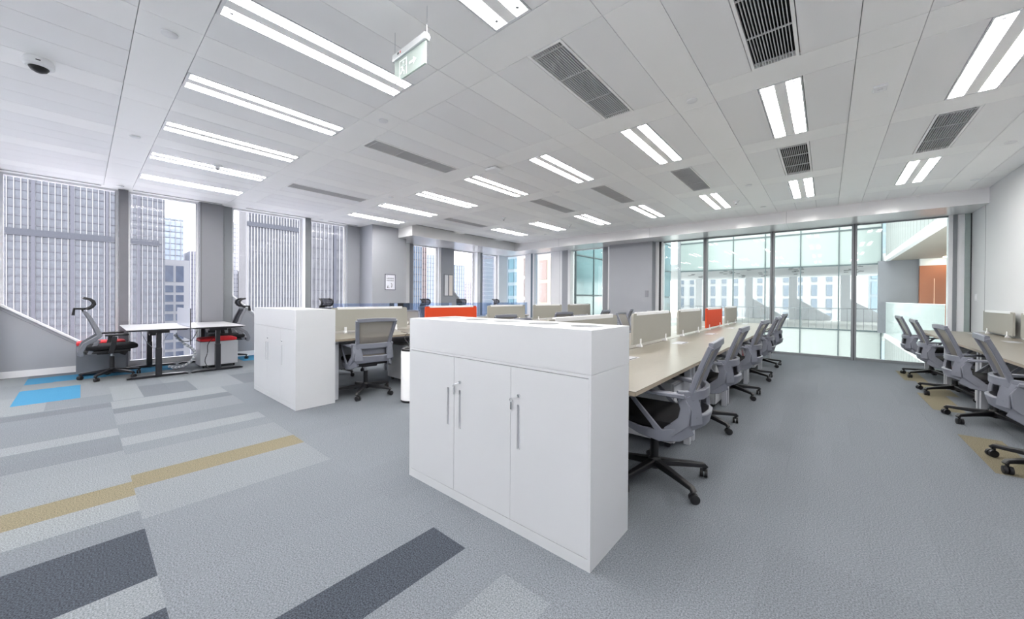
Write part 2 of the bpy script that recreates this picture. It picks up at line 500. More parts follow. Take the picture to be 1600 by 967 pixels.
# ceiling devices
def disc(name, x, y, label, cat, prof, m, group=None):
    o = MB().lathe(prof, (0, 0, 0), 24).build(name, m); o.location = (x, y, HC); tag(o, label, cat, group); return o
sp = [(-3.53, .40), (-6.10, .40), (-9.04, .42), (-3.53, 2.045), (-6.10, 3.69), (-.965, 3.68), (-9.15, 3.70), (-3.56, 5.345), (-.965, 6.98), (1.61, 7.0), (-.965, 8.77), (1.70, 8.80), (-6.15, 8.66), (-3.56, 8.66)]
sp.sort(key=lambda p: pix_u((p[0], p[1], HC)))
for i, (x, y) in enumerate(sp):
    disc('sprinkler_cover', x, y, 'white round sprinkler cover on the ceiling, %s from the left of the picture' % ORD[i], 'sprinkler', [(.0, -.014), (.04, -.014), (.046, -.010), (.046, -.004), (.03, -.004), (.03, .002)], WHITE, 'sprinkler covers')
for x, y, l in [(-6.53, 1.24, 'small white smoke detector beside the ceiling lights on the window side'), (-1.30, 7.97, 'small white smoke detector on the ceiling near the atrium glazing'),
                (-5.64, 6.29, 'small white smoke detector with dark tip on the ceiling over the left bench'), (-4.89, 7.92, 'tiny smoke detector with dark tip on the ceiling between far lights')]:
    t = empty('smoke_detector', (x, y, HC)); tag(t, l, 'smoke detector', 'smoke detectors')
    MB().lathe([(.0, -.02), (.045, -.02), (.055, -.012), (.055, .002)], n=24).build('base', WHITE, t)
    MB().lathe([(.0, -.055), (.018, -.055), (.03, -.045), (.03, -.02)], n=18).build('sensor_head', WHITE, t)
    MB().lathe([(.0, -.062), (.012, -.062), (.016, -.052)], n=12).build('tip', RUBBER, t)
t = empty('dome_camera', (-4.72, -.22, HC)); tag(t, 'white dome security camera with dark lens on the upper left ceiling', 'security camera')
MB().lathe([(.0, -.062), (.068, -.062), (.082, -.05), (.082, -.014), (.074, .002)], n=32).build('housing', WHITE, t)
MB().lathe([(.0, -.10), (.02, -.098), (.042, -.085), (.054, -.066), (.054, -.058)], n=24).build('dome', BLACKP, t)
box('badge', RUBBER, t, .082, .0835, -.012, .012, -.036, -.028)
t = empty('wireless_access_point', (-3.60, 3.80, HC), .1); tag(t, 'white square access point on the ceiling between grille and lights', 'access point')
MB().box(-.09, .09, -.09, .09, -.05, -.012).build('body', WHITE, t, bevel=.012)
box('mount', BLACKP, t, -.06, .06, -.06, .06, -.014, .001)
t = empty('ceiling_panel_sensor', (.34, 4.5, HC)); tag(t, 'small white rectangular sensor box on the right-hand ceiling band', 'sensor')
MB().box(-.045, .045, -.055, .055, -.02, .001).build('body', WHITE, t, bevel=.005)
MB().lathe([(.0, -.027), (.014, -.025), (.016, -.019)], n=14).build('lens', FRAMEW, t)

# exit sign
t = empty('exit_sign', (-2.12, 1.42, 2.74)); tag(t, 'hanging glass exit sign with running figure and arrow', 'exit sign')
EXG = see_through('exit_sign_panel', (236, 243, 241), 0.7, (206, 218, 214), extra=.5)
MB().box(-.175, .175, -.006, .006, 0, .15).build('panel', EXG, t)
hs = MB().box(-.185, .185, -.02, .02, .145, .19).build('housing', mat('exit_housing_silver', (216, 220, 222), .3, .3, vary=.02), t, bevel=.004)
MB().box(-.12, -.10, -.021, -.0205, .165, .18).build('indicator', DARKM, hs)
MB().box(-.09, -.08, -.021, -.0205, .165, .18).build('indicator', RED, hs)
for s in (-1, 1):
    MB().tube([(s*.183, 0, .17), (s*.183, 0, .358)], .0018, 6).build('wire', CHROME, t)
    MB().lathe([(.018, -.006), (.018, .006)], (s*.185, 0, .165), 16, 'x').build('end_cap', CHROME, t)
PIC = mat('exit_pictogram', (240, 252, 248), .5, vary=.01)
pg = MB()
yf = -.0075
def flat(mb, pts, t=.0012): mb.prism(pts, 'y', yf-t, yf)
def bar(mb, a, b, w_):
    dx, dz = b[0]-a[0], b[1]-a[1]; l = math.hypot(dx, dz); nx, nz = -dz/l*w_/2, dx/l*w_/2
    flat(mb, [(a[0]+nx, a[1]+nz), (b[0]+nx, b[1]+nz), (b[0]-nx, b[1]-nz), (a[0]-nx, a[1]-nz)])
for a, b in (((-.11, .012), (-.11, .125)), ((-.11, .12), (-.03, .12)), ((-.03, .125), (-.03, .012))): bar(pg, a, b, .009)
pg.lathe([(.009, yf-.0012), (.009, yf)], (-.066, 0, .103), 12, 'y')
for a, b, w_ in (((-.07, .09), (-.078, .055), .018), ((-.078, .055), (-.055, .04), .01), ((-.055, .04), (-.058, .018), .009), ((-.078, .055), (-.092, .036), .01), ((-.092, .036), (-.104, .034), .008), ((-.07, .088), (-.05, .072), .008), ((-.05, .072), (-.042, .08), .007), ((-.072, .086), (-.095, .075), .008)): bar(pg, a, b, w_)
pg.build('running_figure', PIC, t)
ar = MB(); bar(ar, (.0, .068), (.05, .068), .016); flat(ar, [(.045, .095), (.085, .068), (.045, .041)]); ar.build('arrow', PIC, t)

# soffits
so = struct(MB().box(-8.08, XR, 9.57, YF+.12, HS, HC+.03).build('ceiling_soffit', SOFF), 'dropped white soffit over the far glazing')
struct(MB().box(XW-.05, -8.08, 5.5, YF+.12, HS, HC+.03).build('ceiling_soffit', SOFF), 'dropped white soffit over the farther side windows')
for x in (-6.3, -3.5, -.65): box('joint', MULL, so, x, x+.004, 9.568, YF, HS-.001, HC-.002)

# ------------------------------------------------------------------ window wall (left)
def window_y(n, y0, y1, z1, label, z0=.1):
    t = empty('window_%d' % n, (XW, (y0+y1)/2, 0)); struct(t, label)
    h = (y1-y0)/2
    MB().box(-.06, .04, -h, h, 0, z0).build('sill_rail', FRAMEW, t, bevel=.004)
    MB().box(-.06, .03, -h, h, z1-.03, z1).build('head_rail', FRAMEW, t)
    MB().box(-.06, .03, -h, -h+.03, z0, z1-.03).build('side_rail', FRAMEW, t)
    MB().box(-.06, .03, h-.03, h, z0, z1-.03).build('side_rail', FRAMEW, t)
    MB().box(-.03, -.018, -h+.03, h-.03, z0, z1-.03).build('pane', GLASS, t)
    MB().box(.0, .012, h-.036, h-.03, z0, z1-.03).build('gasket', DARKM, t)
    return t
window_y(1, -.80, .41, HC, 'tall window at the left edge of the picture')
window_y(2, .53, 1.49, HC, 'tall window behind the standing desks')
window_y(3, 2.03, 3.38, HC, 'tall window behind the low white cabinets')
window_y(4, 3.50, 4.42, HC, 'tall window left of the grey column')
window_y(5, 6.42, 7.36, HS, 'narrow tall window right of the grey column')
window_y(6, 7.97, 8.96, HS, 'tall window with distant towers near the far corner')
window_y(7, 9.20, 10.15, HS, 'tall window at the far corner')
window_y(8, -3.9, -1.35, HC, 'tall window outside the picture on the left')
def column(name, label, x0, x1, y0, y1, z1, m=MULL, bev=.003):
    return struct(MB().box(x0, x1, y0, y1, 0, z1).build(name, m, bevel=bev), label)
tr = column('trim_1', 'dark grey mullion left of the standing desks', XW-.1, XW+.14, .41, .53, HC, mat('mullion_dark', (110, 110, 117), .4, vary=.03))
c2 = column('trim_2', 'broad grey metal column behind the standing desks', XW-.1, XW+.13, 1.49, 1.87, HC)
MB().box(XW-.1, XW+.06, 1.87, 2.03, 0, HC).build('side_strip', POST, c2)
MB().box(XW+.13, XW+.132, 1.52, 1.525, 0, HC).build('groove', DARKM, c2)
c3 = column('trim_3', 'grey mullion with white flank in the side window wall', XW-.1, XW+.22, 3.38, 3.50, HC, FRAMEW)
MB().box(XW+.22, XW+.225, 3.38, 3.50, 0, HC).build('face_strip', POST, c3)
c4 = column('trim_4', 'pale grey wall return beside the column', XW-.1, XW+.1, 4.42, 5.6, HC, GREYW)
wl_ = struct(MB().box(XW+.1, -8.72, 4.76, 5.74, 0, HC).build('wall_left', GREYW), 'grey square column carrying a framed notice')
c5 = column('trim_5', 'white window jamb right of the grey column', XW-.1, XW+.1, 5.74, 6.42, HS, FRAMEW)
MB().box(XW+.1, XW+.104, 6.28, 6.40, 0, HS).build('face_strip', MULL, c5)
c6 = column('trim_6', 'grey column with a small lit opening in the farther side windows', XW-.1, XW+.12, 7.45, 7.97, HS, GREYW)
MB().box(XW-.1, XW+.10, 7.36, 7.45, 0, HS).build('side_strip', FRAMEW, c6)
MB().box(XW+.12, XW+.135, 7.54, 7.92, 1.30, 2.02).build('opening_frame', POST, c6)
MB().box(XW+.135, XW+.14, 7.57, 7.70, 1.33, 1.99).build('white_panel', FRAMEW, c6)
MB().box(XW+.135, XW+.14, 7.75, 7.89, 1.33, 1.99).build('white_panel', mat('warm_white', (236, 228, 222), .5, vary=.01), c6)
c7 = column('trim_7', 'white and grey mullion near the far corner', XW-.1, XW+.2, 8.96, 9.20, HS, FRAMEW)
MB().box(XW+.2, XW+.204, 9.1, 9.20, 0, HS).build('face_strip', POST, c7)
column('trim_8', 'grey mullion at the far window corner', XW-.1, XW+.12, 10.15, YF+.1, HS, FRAMEW)
column('trim_9', 'pale column at the left edge of the picture', XW-.1, XW+.3, -1.35, -.80, HC, WALLW)
# sloping brace panels
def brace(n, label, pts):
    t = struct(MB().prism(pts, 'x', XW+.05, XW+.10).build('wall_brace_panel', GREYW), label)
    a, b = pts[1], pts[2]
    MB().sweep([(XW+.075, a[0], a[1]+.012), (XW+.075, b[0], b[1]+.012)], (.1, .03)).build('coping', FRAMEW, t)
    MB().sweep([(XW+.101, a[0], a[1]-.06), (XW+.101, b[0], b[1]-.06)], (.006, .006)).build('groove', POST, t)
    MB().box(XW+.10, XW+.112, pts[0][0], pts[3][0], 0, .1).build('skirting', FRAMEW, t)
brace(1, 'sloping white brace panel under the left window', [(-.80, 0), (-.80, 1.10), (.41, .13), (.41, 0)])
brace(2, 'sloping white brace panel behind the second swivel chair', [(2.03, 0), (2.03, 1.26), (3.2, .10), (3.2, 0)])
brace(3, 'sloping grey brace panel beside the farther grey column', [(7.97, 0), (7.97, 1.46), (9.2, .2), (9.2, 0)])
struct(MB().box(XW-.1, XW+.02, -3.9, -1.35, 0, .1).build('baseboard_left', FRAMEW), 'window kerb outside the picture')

# ------------------------------------------------------------------ far wall windows (y = YF)
def window_x(n, x0, x1, z1, label, m, rail=FRAMEW, z0=.06, sub=()):
    t = empty('window_%d' % n, ((x0+x1)/2, YF, 0)); struct(t, label)
    h = (x1-x0)/2
    MB().box(-h, h, -.03, .05, 0, z0).build('sill_rail', rail, t)
    MB().box(-h, h, -.02, .04, z1-.025, z1).build('head_rail', rail, t)
    MB().box(-h, h, .01, .022, z0, z1-.025).build('pane', m, t)
    return t
window_x(9, -9.35, -8.32, HS, 'far corner window with blue glass tower outside', GLASS)
window_x(10, -7.92, -7.18, HS, 'far window showing a cream building', GLASS)
window_x(11, -6.4, -5.28, HS, 'far window showing the teal atrium wing', AGLASS)
t = column('trim_10', 'white and dark mullion of the far windows, left one', -8.32, -7.92, YF-.12, YF+.1, HS, FRAMEW)
MB().box(-8.06, -7.98, YF-.125, YF-.12, 0, HS).build('dark_strip', mat('blue_grey_strip', (92, 108, 122), .4, vary=.03), t)
t = column('trim_11', 'wide white mullion in the middle of the far windows', -7.18, -6.4, YF-.15, YF+.1, HS, FRAMEW)
MB().box(-6.82, -6.815, YF-.152, YF-.15, 0, HS).build('groove', POST, t)
MB().box(-6.72, -6.5, YF-.155, YF-.15, 0, HS).build('grey_strip', GREYW, t)
t = column('trim_12', 'grey mullion beside the white wall panel', -5.28, -4.93, YF-.1, YF+.1, HS, AGLASS if False else FRAMEW)
MB().box(-5.26, -5.10, YF-.105, YF-.1, 0, HS).build('grey_strip', MULL, t)
# atrium glazing
px = [-3.50, -2.40, -.97, .44, 1.76]
for i in range(4):
    lab = ['atrium glass pane next to the white wall panel', 'atrium glass pane above the orange desk screen', 'atrium glass pane in front of the walkway end', 'atrium glass pane facing the orange-walled wing'][i]
    window_x(12+i, px[i]+.03, px[i+1]-.03, HS, lab, AGLASS, POST, .05)
for i, x in enumerate(px[1:4]):
    t = struct(MB().box(x-.04, x+.04, YF-.09, YF+.09, 0, HS).build('trim_%d' % (13+i), POST, bevel=.004), '%s grey post of the atrium glazing' % ORD[i])
    MB().box(x-.006, x+.006, YF-.092, YF-.09, 0, HS).build('groove', DARKM, t)
t = column('trim_16', 'pale jamb with dark line at the left of the atrium glazing', -3.66, -3.47, YF-.1, YF+.1, HS, FRAMEW)
MB().box(-3.56, -3.50, YF-.103, YF-.1, 0, HS).build('dark_strip', DARKM, t)
t = column('trim_17', 'layered grey and white jamb at the right of the atrium glazing', 1.73, 2.0, YF-.06, YF+.1, HS, FRAMEW)
MB().box(1.78, 1.83, YF-.075, YF-.06, 0, HS).build('grey_strip', POST, t)
MB().box(1.92, 1.985, YF-.085, YF-.06, 0, HS).build('green_strip', mat('glass_edge', (150, 162, 160), .2, vary=.03), t)
MB().box(1.985, 1.998, YF-.09, YF-.06, 0, HS).build('dark_strip', DARKM, t)
# switches, notice
t = empty('wall_switch', (-3.80, 10.217, 1.40)); tag(t, 'grey switch panel on the white wall panel by the atrium', 'switch')
MB().box(-.045, .045, -.012, 0.003, -.09, .09).build('plate', POST, t, bevel=.003)
for z in (-.04, .04): MB().box(-.03, .03, -.016, -.012, z-.03, z+.03).build('button', MULL, t)
t = empty('wall_switch', (XR-.001, 10.2, 1.32)); tag(t, 'small white switch on the right-hand wall', 'switch')
MB().box(-.01, .002, -.04, .04, -.06, .06).build('plate', FRAMEW, t, bevel=.002)
MB().box(-.014, -.01, -.02, .02, -.03, .03).build('button', WHITE, t)
t = empty('framed_notice', (-8.72, 5.265, 1.655)); tag(t, 'framed notice with two text lines on the grey column', 'notice')
FRD = mat('notice_frame', (78, 80, 98), .5, vary=.03)
INK = mat('notice_ink', (52, 52, 70), .7, vary=.05)
f = MB()
W_, H_ = .15, .205
f.box(-.002, .014, -W_, W_, H_-.014, H_).box(-.002, .014, -W_, W_, -H_, -H_+.014).box(-.002, .014, -W_, -W_+.012, -H_+.014, H_-.014).box(-.002, .014, W_-.012, W_, -H_+.014, H_-.014)
f.build('frame', FRD, t)
box('paper', mat('notice_paper', (222, 224, 234), .7, vary=.01), t, -.001, .006, -W_+.012, W_-.012, -H_+.014, H_-.014)
rs = random.Random(3)
for z in (.098, .042):
    g = MB()
    for k in range(7):
        y = -.095+k*.031
        for q in range(3):
            g.box(.006, .0075, y-.011, y+.011, z-.012+q*.011, z-.012+q*.011+.0045)
        v = y+rs.uniform(-.006, .006)
        g.box(.006, .0076, v-.0022, v+.0022, z-.015, z+.016)
    g.build('text_line', INK, t)
g = MB()
for k in range(3): g.box(.006, .0072, -.115+k*.016, -.103+k*.016, .158, .167)
g.build('small_text', INK, t)
def py(pts): return MB().prism([(a, b) for a, b in pts], 'x', .006, .0076)
py([(-.095, -.15), (-.055, -.15), (-.062, -.115), (-.06, -.085), (-.075, -.095), (-.08, -.12)]).build('figure_print', INK, t)
py([(-.05, -.15), (-.02, -.15), (-.03, -.14), (-.045, -.142)]).build('figure_print', INK, t)
py([(.022, -.14), (.05, -.14), (.06, -.09), (.058, -.05), (.03, -.018), (.012, -.025), (.035, -.05), (.036, -.09)]).build('figure_print', MULL, t)

# ------------------------------------------------------------------ filing cabinets with planter boxes
def pull_door(parent, x0, x1, z0, z1, hx, lock, key):
    """door front in the plane y=0 (faces -y) with a recessed vertical pull at hx"""
    d = empty('door', (0, 0, 0)); d.parent = parent
    pz0, pz1, hw = .45, .685, .011
    m = MB()
    yb, yf = .018, 0.0
    m.box(x0, hx-hw, yf, yb, z0, z1); m.box(hx+hw, x1, yf, yb, z0, z1)
    m.box(hx-hw, hx+hw, yf, yb, z0, pz0); m.box(hx-hw, hx+hw, yf, yb, pz1, z1)
    me = m.build('door', CAB, parent, smooth=False)
    bpy.data.objects.remove(d)
    MB().box(hx-hw, hx+hw, .013, yb, pz0, pz1).build('pull', RECESS, me)
    if lock:
        MB().lathe([(.0, -.008), (.008, -.008), (.0095, -.004), (.0095, .002)], (hx+.002, 0, .735), 16, 'y').build('lock', CHROME, me)
    if key:
        k = MB().tube([(hx+key, -.008, .72+.01*math.cos(a)) if False else (hx+key+.010*math.sin(a), -.009, .705+.010*math.cos(a)) for a in [i*PI/5 for i in range(10)]], .0016, 5)
        k.box(hx+key-.004, hx+key+.004, -.011, -.007, .655, .694)
        k.tube([(hx+.002, -.01, .735), (hx+key, -.01, .716)], .001, 5)
        k.build('key', CHROME, me)
    return me
def cabinet(x0, x1, y0, y1, doors, label, rails='lr'):
    t = empty('filing_cabinet', ((x0+x1)/2, y0, 0)); tag(t, label, 'cabinet', 'low white filing cabinets')
    cx = (x0+x1)/2; a, b = x0-cx, x1-cx; D = y1-y0
    MB().box(a+.0002, b-.0002, .019, D, .0, .90).build('body', CAB, t, smooth=False)
    MB().box(a+.0002, b-.0002, .0, .019, .0, .055).build('plinth', CAB, t, smooth=False)
    MB().box(a+.0002, b-.0002, .0, .019, .886, .90).build('top_rail', CAB, t, smooth=False)
    if 'r' in rails: MB().box(b-.013, b-.0002, .0, .019, .055, .886).build('side_rail', CAB, t, smooth=False)
    if 'l' in rails: MB().box(a+.0002, a+.013, .0, .019, .055, .886).build('side_rail', CAB, t, smooth=False)
    for (d0, d1, hx, lock, key) in doors:
        pull_door(t, d0-cx+.0015, d1-cx-.0015, .058, .883, hx-cx, lock, key)
def planter(x0, x1, y0, y1, label, n=5):
    t = empty('planter_box', ((x0+x1)/2, (y0+y1)/2, .90)); tag(t, label, 'planter', 'white planter boxes on the cabinets')
    hx, hy = (x1-x0)/2, (y1-y0)/2; H = .206; w_ = .012
    MB().box(-hx, hx, -hy, -hy+w_, .004, H-.012).box(-hx, hx, hy-w_, hy, .004, H-.012).box(-hx, -hx+w_, -hy+w_, hy-w_, .004, H-.012).box(hx-w_, hx, -hy+w_, hy-w_, .004, H-.012).build('side_walls', CAB, t, smooth=False)
    MB().box(-hx+.003, hx-.003, -hy+.003, hy-.003, .0, .01).build('base', CAB, t, smooth=False)
    m = MB(); cell = (2*hx-.02)/n; R = .088; N = 32; cy = .02; hh = cell/2
    z0, z1 = H-.012, H
    for k in range(n):
        c = -hx+.01+cell*(k+.5)
        ring = []; sq = []
        for i in range(N):
            a = 2*PI*i/N; ca, sa = math.cos(a), math.sin(a)
            ring.append((c+R*ca, cy+R*sa)); s_ = hh/max(abs(ca), abs(sa)); sq.append((c+s_*ca, cy+s_*sa))
        vs = [(p[0], p[1], z) for z in (z0, z1) for p in ring+sq]; fs = []
        for i in range(N):
            j = (i+1) % N
            fs += [(i, j, N+j, N+i), (2*N+i, 3*N+i, 3*N+j, 2*N+j), (i, 2*N+i, 2*N+j, j)]
        m.add(vs, fs)
    m.box(-hx, hx, -hy, cy-hh, z0, z1).box(-hx, hx, cy+hh, hy, z0, z1).box(-hx, -hx+.01, cy-hh, cy+hh, z0, z1).box(hx-.01, hx, cy-hh, cy+hh, z0, z1)
    m.build('top_plate', CAB, t, smooth=False)
    for k in range(n):
        c = -hx+.01+cell*(k+.5)
        pot = MB().lathe([(.0, .012), (.078, .012), (.084, .16), (.078, .16), (.072, .03), (.0, .03)], (c, cy, 0), 24)
        pot.build('pot_liner', CABIN, t)
CY0, CY1 = 1.503, 1.922
cabinet(-2.230, -1.290, CY0, CY1, [(-2.218, -1.754, -1.81, False, 0), (-1.754, -1.2895, -1.70, True, -.045)], 'white double-door filing cabinet at the near end of the centre bench', 'l')
cabinet(-1.290, -.808, CY0, CY1, [(-1.2905, -.820, -1.235, True, -.045)], 'white single-door filing cabinet at the nearest corner, beside the aisle chairs', 'r')
planter(-2.230, -.808, CY0, CY1, 'long white planter box with round holes on the nearest cabinets')
cabinet(-5.91, -5.375, 1.522, 1.95, [(-5.898, -5.3745, -5.42, False, 0)], 'white single-door filing cabinet at the window end of the left bench', 'l')
cabinet(-5.375, -4.416, 1.522, 1.95, [(-5.3755, -4.89, -5.345, True, .0), (-4.89, -4.428, -4.845, True, .0)], 'white double-door filing cabinet at the aisle end of the left bench', 'r')
planter(-5.91, -4.416, 1.522, 1.95, 'long white planter box with round holes on the left cabinets')

# ------------------------------------------------------------------ benches
SP = 1.51; Y1 = 1.955
ZT = .745
def bench(x0, x1, k, label, double=True, base_y=Y1, two_tops=True):
    ya, yb = base_y+SP*k, base_y+SP*(k+1); cy = (ya+yb)/2; cx = (x0+x1)/2
    t = empty('bench_desk', (cx, cy, 0)); tag(t, label, 'desk', 'bench desks')
    hx, hy = (x1-x0)/2, SP/2-.001
    tops = [(-hx, -.008), (.008, hx)] if double else [(-hx, hx)]
    for (a, b) in tops:
        o = MB().box(a, b, -hy, hy, ZT-.004, ZT).build('worktop', WOOD, t, smooth=False)
        MB().box(a+.0005, b-.0005, -hy+.0005, hy-.0005, ZT-.026, ZT-.004).build('edge_band', WOODE, o, smooth=False)
    # legs and frame
    for sy in (-1, 1):
        for sx in (-1, 1):
            x = sx*(hx-.12) if double else (-hx+.12 if sx < 0 else hx-.06)
            MB().box(x-.025, x+.025, sy*(hy-.06)-.025, sy*(hy-.06)+.025, 0, ZT-.066).build('leg', PEDL, t, bevel=.004)
        xx0, xx1 = (-hx+.1, hx-.1) if double else (-hx+.1, hx-.04)
        MB().box(xx0, xx1, sy*(hy-.06)-.025, sy*(hy-.06)+.025, ZT-.066, ZT-.026).build('cross_beam', PEDL, t)
    MB().box(-hx+.15, -hx+.19, -hy+.085, hy-.085, ZT-.066, ZT-.026).build('side_beam', MULL, t)
    if double:
        MB().box(hx-.19, hx-.15, -hy+.085, hy-.085, ZT-.066, ZT-.026).build('side_beam', MULL, t)
        MB().box(-.12, .12, -hy+.09, hy-.09, ZT-.19, ZT-.17).box(-.12, -.11, -hy+.09, hy-.09, ZT-.17, ZT-.08).box(.11, .12, -hy+.09, hy-.09, ZT-.17, ZT-.08).build('cable_tray', MULL, t)
        MB().box(-.009, .009, -hy+.1, hy-.1, .25, ZT-.191).build('modesty_panel', GREYW, t)
    flaps = [.16, -.28] if double else [hx-.28]
    for fx in flaps:
        fl = MB().box(fx, fx+.12, .16, .44, ZT-.003, ZT+.0006).build('cable_flap', PEDL, t)
        MB().box(fx+.1, fx+.112, .2, .4, ZT+.0004, ZT+.0009).build('brush_slot', RUBBER, fl)
    return t
def screen(x, ya, yb, m, label):
    t = empty('desk_screen', (x, (ya+yb)/2, ZT)); tag(t, label, 'desk screen', 'fabric desk screens')
    h = (yb-ya)/2
    # rounded upper corners
    r_ = .03; z0, z1 = .035, .355
    pts = [(-h, z0), (h, z0)]
    for i in range(5): a = PI/2*i/4; pts.append((h-r_+r_*math.cos(a), z1-r_+r_*math.sin(a)))
    for i in range(5): a = PI/2+PI/2*i/4; pts.append((-h+r_+r_*math.cos(a), z1-r_+r_*math.sin(a)))
    MB().prism(pts, 'x', -.011, .011).build('panel', m, t)
    MB().box(-.014, .014, -h+.09, h-.09, z1-.022, z1+.012).build('top_cap', CAPW, t, bevel=.003)
    for sy in (-1, 1):
        y = sy*(h-.2)
        c = MB().prism([(-.03, .0), (.03, .0), (.024, .02), (.016, .03), (.016, .085), (-.016, .085), (-.016, .03), (-.024, .02)], 'y', y-.018, y+.018)
        c.build('clamp', CAPW, t, bevel=.002)
ordn = ['nearest', 'second', 'third', 'fourth', 'farthest']
for k in range(5):
    bench(-2.225, -.785, k, 'pale oak double bench desk, %s section of the centre row' % ordn[k])
    bench(-5.90, -4.43, k, 'pale oak double bench desk, %s section of the left row' % ordn[k])
    bench(1.20, 1.985, k, 'pale oak single bench desk against the right wall, %s section' % ordn[k], double=False)
for k in range(5):
    ya = 2.14+SP*k; yb = ya+1.20
    if k == 0: yb = ya+1.13
    screen(-1.505, ya, yb, ORANGE if k == 3 else BEIGE, 'bright orange fabric screen on the centre bench' if k == 3 else 'beige fabric desk screen on the centre bench, %s from the near cabinets' % ORD[k])
    yl = 2.22+SP*k+(.05 if k else 0); yr = yl+1.20
    screen(-5.17, yl, yr, ORANGE if k == 1 else BEIGE, 'bright orange fabric screen on the left bench' if k == 1 else 'beige fabric desk screen on the left bench, %s from the left cabinets' % ORD[k])
    if k > 0: screen(1.93, 2.14+SP*k, 2.14+SP*k+1.24, BEIGE, 'beige fabric desk screen along the right wall, %s from the viewpoint' % ORD[k-1])

# pedestals
def pedestal(name, x, y, rz, body, label, cushion=None, tagm=None, H=.55, W=.40, D=.50, group='mobile pedestals', m2=None):
    """front faces local -x... origin at floor centre, front at x=-D/2"""
    t = empty(name, (x, y, 0), rz); tag(t, label, 'pedestal', group)
    MB().box(-D/2+.018, D/2, -W/2, W/2, .05, H).build('body', body, t, bevel=.004)
    for i, (a, b) in enumerate(((.055, .235), (.24, .39), (.395, H-.005))):
        dr = MB().box(-D/2, -D/2+.018, -W/2+.003, W/2-.003, a, b).build('drawer', m2 or body, t, bevel=.002)
        MB().box(-D/2-.003, -D/2, -W/2+.01, W/2-.01, b-.02, b-.006).build('pull', MULL, dr)
    for sx in (-1, 1):
        for sy in (-1, 1):
            MB().lathe([(.025, -.012), (.025, .012)], (sx*(D/2-.06), sy*(W/2-.05), .025), 14, 'y').box(sx*(D/2-.06)-.012, sx*(D/2-.06)+.012, sy*(W/2-.05)-.016, sy*(W/2-.05)+.016, .028, .052).build('caster', BLACKP, t)
    if cushion:
        MB().cushion((0, 0, H+.03), (D, W, .07), .2, .45).build('cushion', cushion, t)
    if tagm:
        MB().lathe([(.022, -.002), (.022, .002)], (-D/2-.012, 0, .43), 16, 'x').tube([(-D/2-.012, 0, .45), (-D/2-.004, 0, .50)], .002, 5).build('key_tag', tagm, t)
    return t
for k in range(4):
    pedestal('mobile_pedestal', -1.20, 3.38+SP*k, PI, CAB, 'white drawer pedestal under the centre bench, %s from the near cabinets' % ORD[k], tagm=RED if k == 2 else None)
    pedestal('mobile_pedestal', 1.62, 3.78+SP*k, 0, CAB, 'white drawer pedestal under the right wall bench, %s from the viewpoint' % ORD[k], tagm=RED if k == 3 else None)
    pedestal('mobile_pedestal', -4.86, 3.25+SP*k, PI, CAB, 'white drawer pedestal under the left bench, %s from the left cabinets' % ORD[k])
pedestal('cushion_pedestal', -8.885, .205, 0, PEDG, 'dark grey pedestal with red seat cushion behind the left swivel chair', RED, W=.53, D=.38, H=.47, group='pedestals with red cushions')
pedestal('cushion_pedestal', -8.37, 1.585, 0, PEDL, 'silver pedestal with red seat cushion under the standing desk', RED, W=.53, D=.42, H=.46, group='pedestals with red cushions')

# ------------------------------------------------------------------ task chair
def star_base(t, rot, m=BLACKP, r=.345, arms=5):
    hub = MB().lathe([(.0, .075), (.042, .075), (.045, .13), (.032, .15), (.0, .15)], n=18).build('star_base', m, t)
    for i in range(arms):
        a = rot+2*PI*i/arms; ca, sa = math.cos(a), math.sin(a)
        MB().sweep([(.03*ca, .03*sa, .112), (.2*ca, .2*sa, .10), (r*ca, r*sa, .088), ((r+.014)*ca, (r+.014)*sa, .07)],
                   [(.055, .05), (.045, .036), (.036, .028), (.034, .03)]).build('base_arm', m, hub)
        cs = MB()
        b = a+1.1
        cb, sb = math.cos(b), math.sin(b)
        ox, oy = r*ca, r*sa
        me = []
        for s in (-1, 1):
            w1 = MB().lathe([(.022, -.011), (.029, -.009), (.029, .009), (.022, .011)], n=18, axis='y')
            for (x, y, z) in w1.v:
                me.append(0)
            cs.add([(ox+cb*(x+.012)-sb*(y+s*.014), oy+sb*(x+.012)+cb*(y+s*.014), z+.029) for x, y, z in w1.v], w1.f)
        cs.tube([(ox, oy, .045), (ox, oy, .085)], .010, 8)
        cs.build('caster', BLACKP, hub)
    return hub
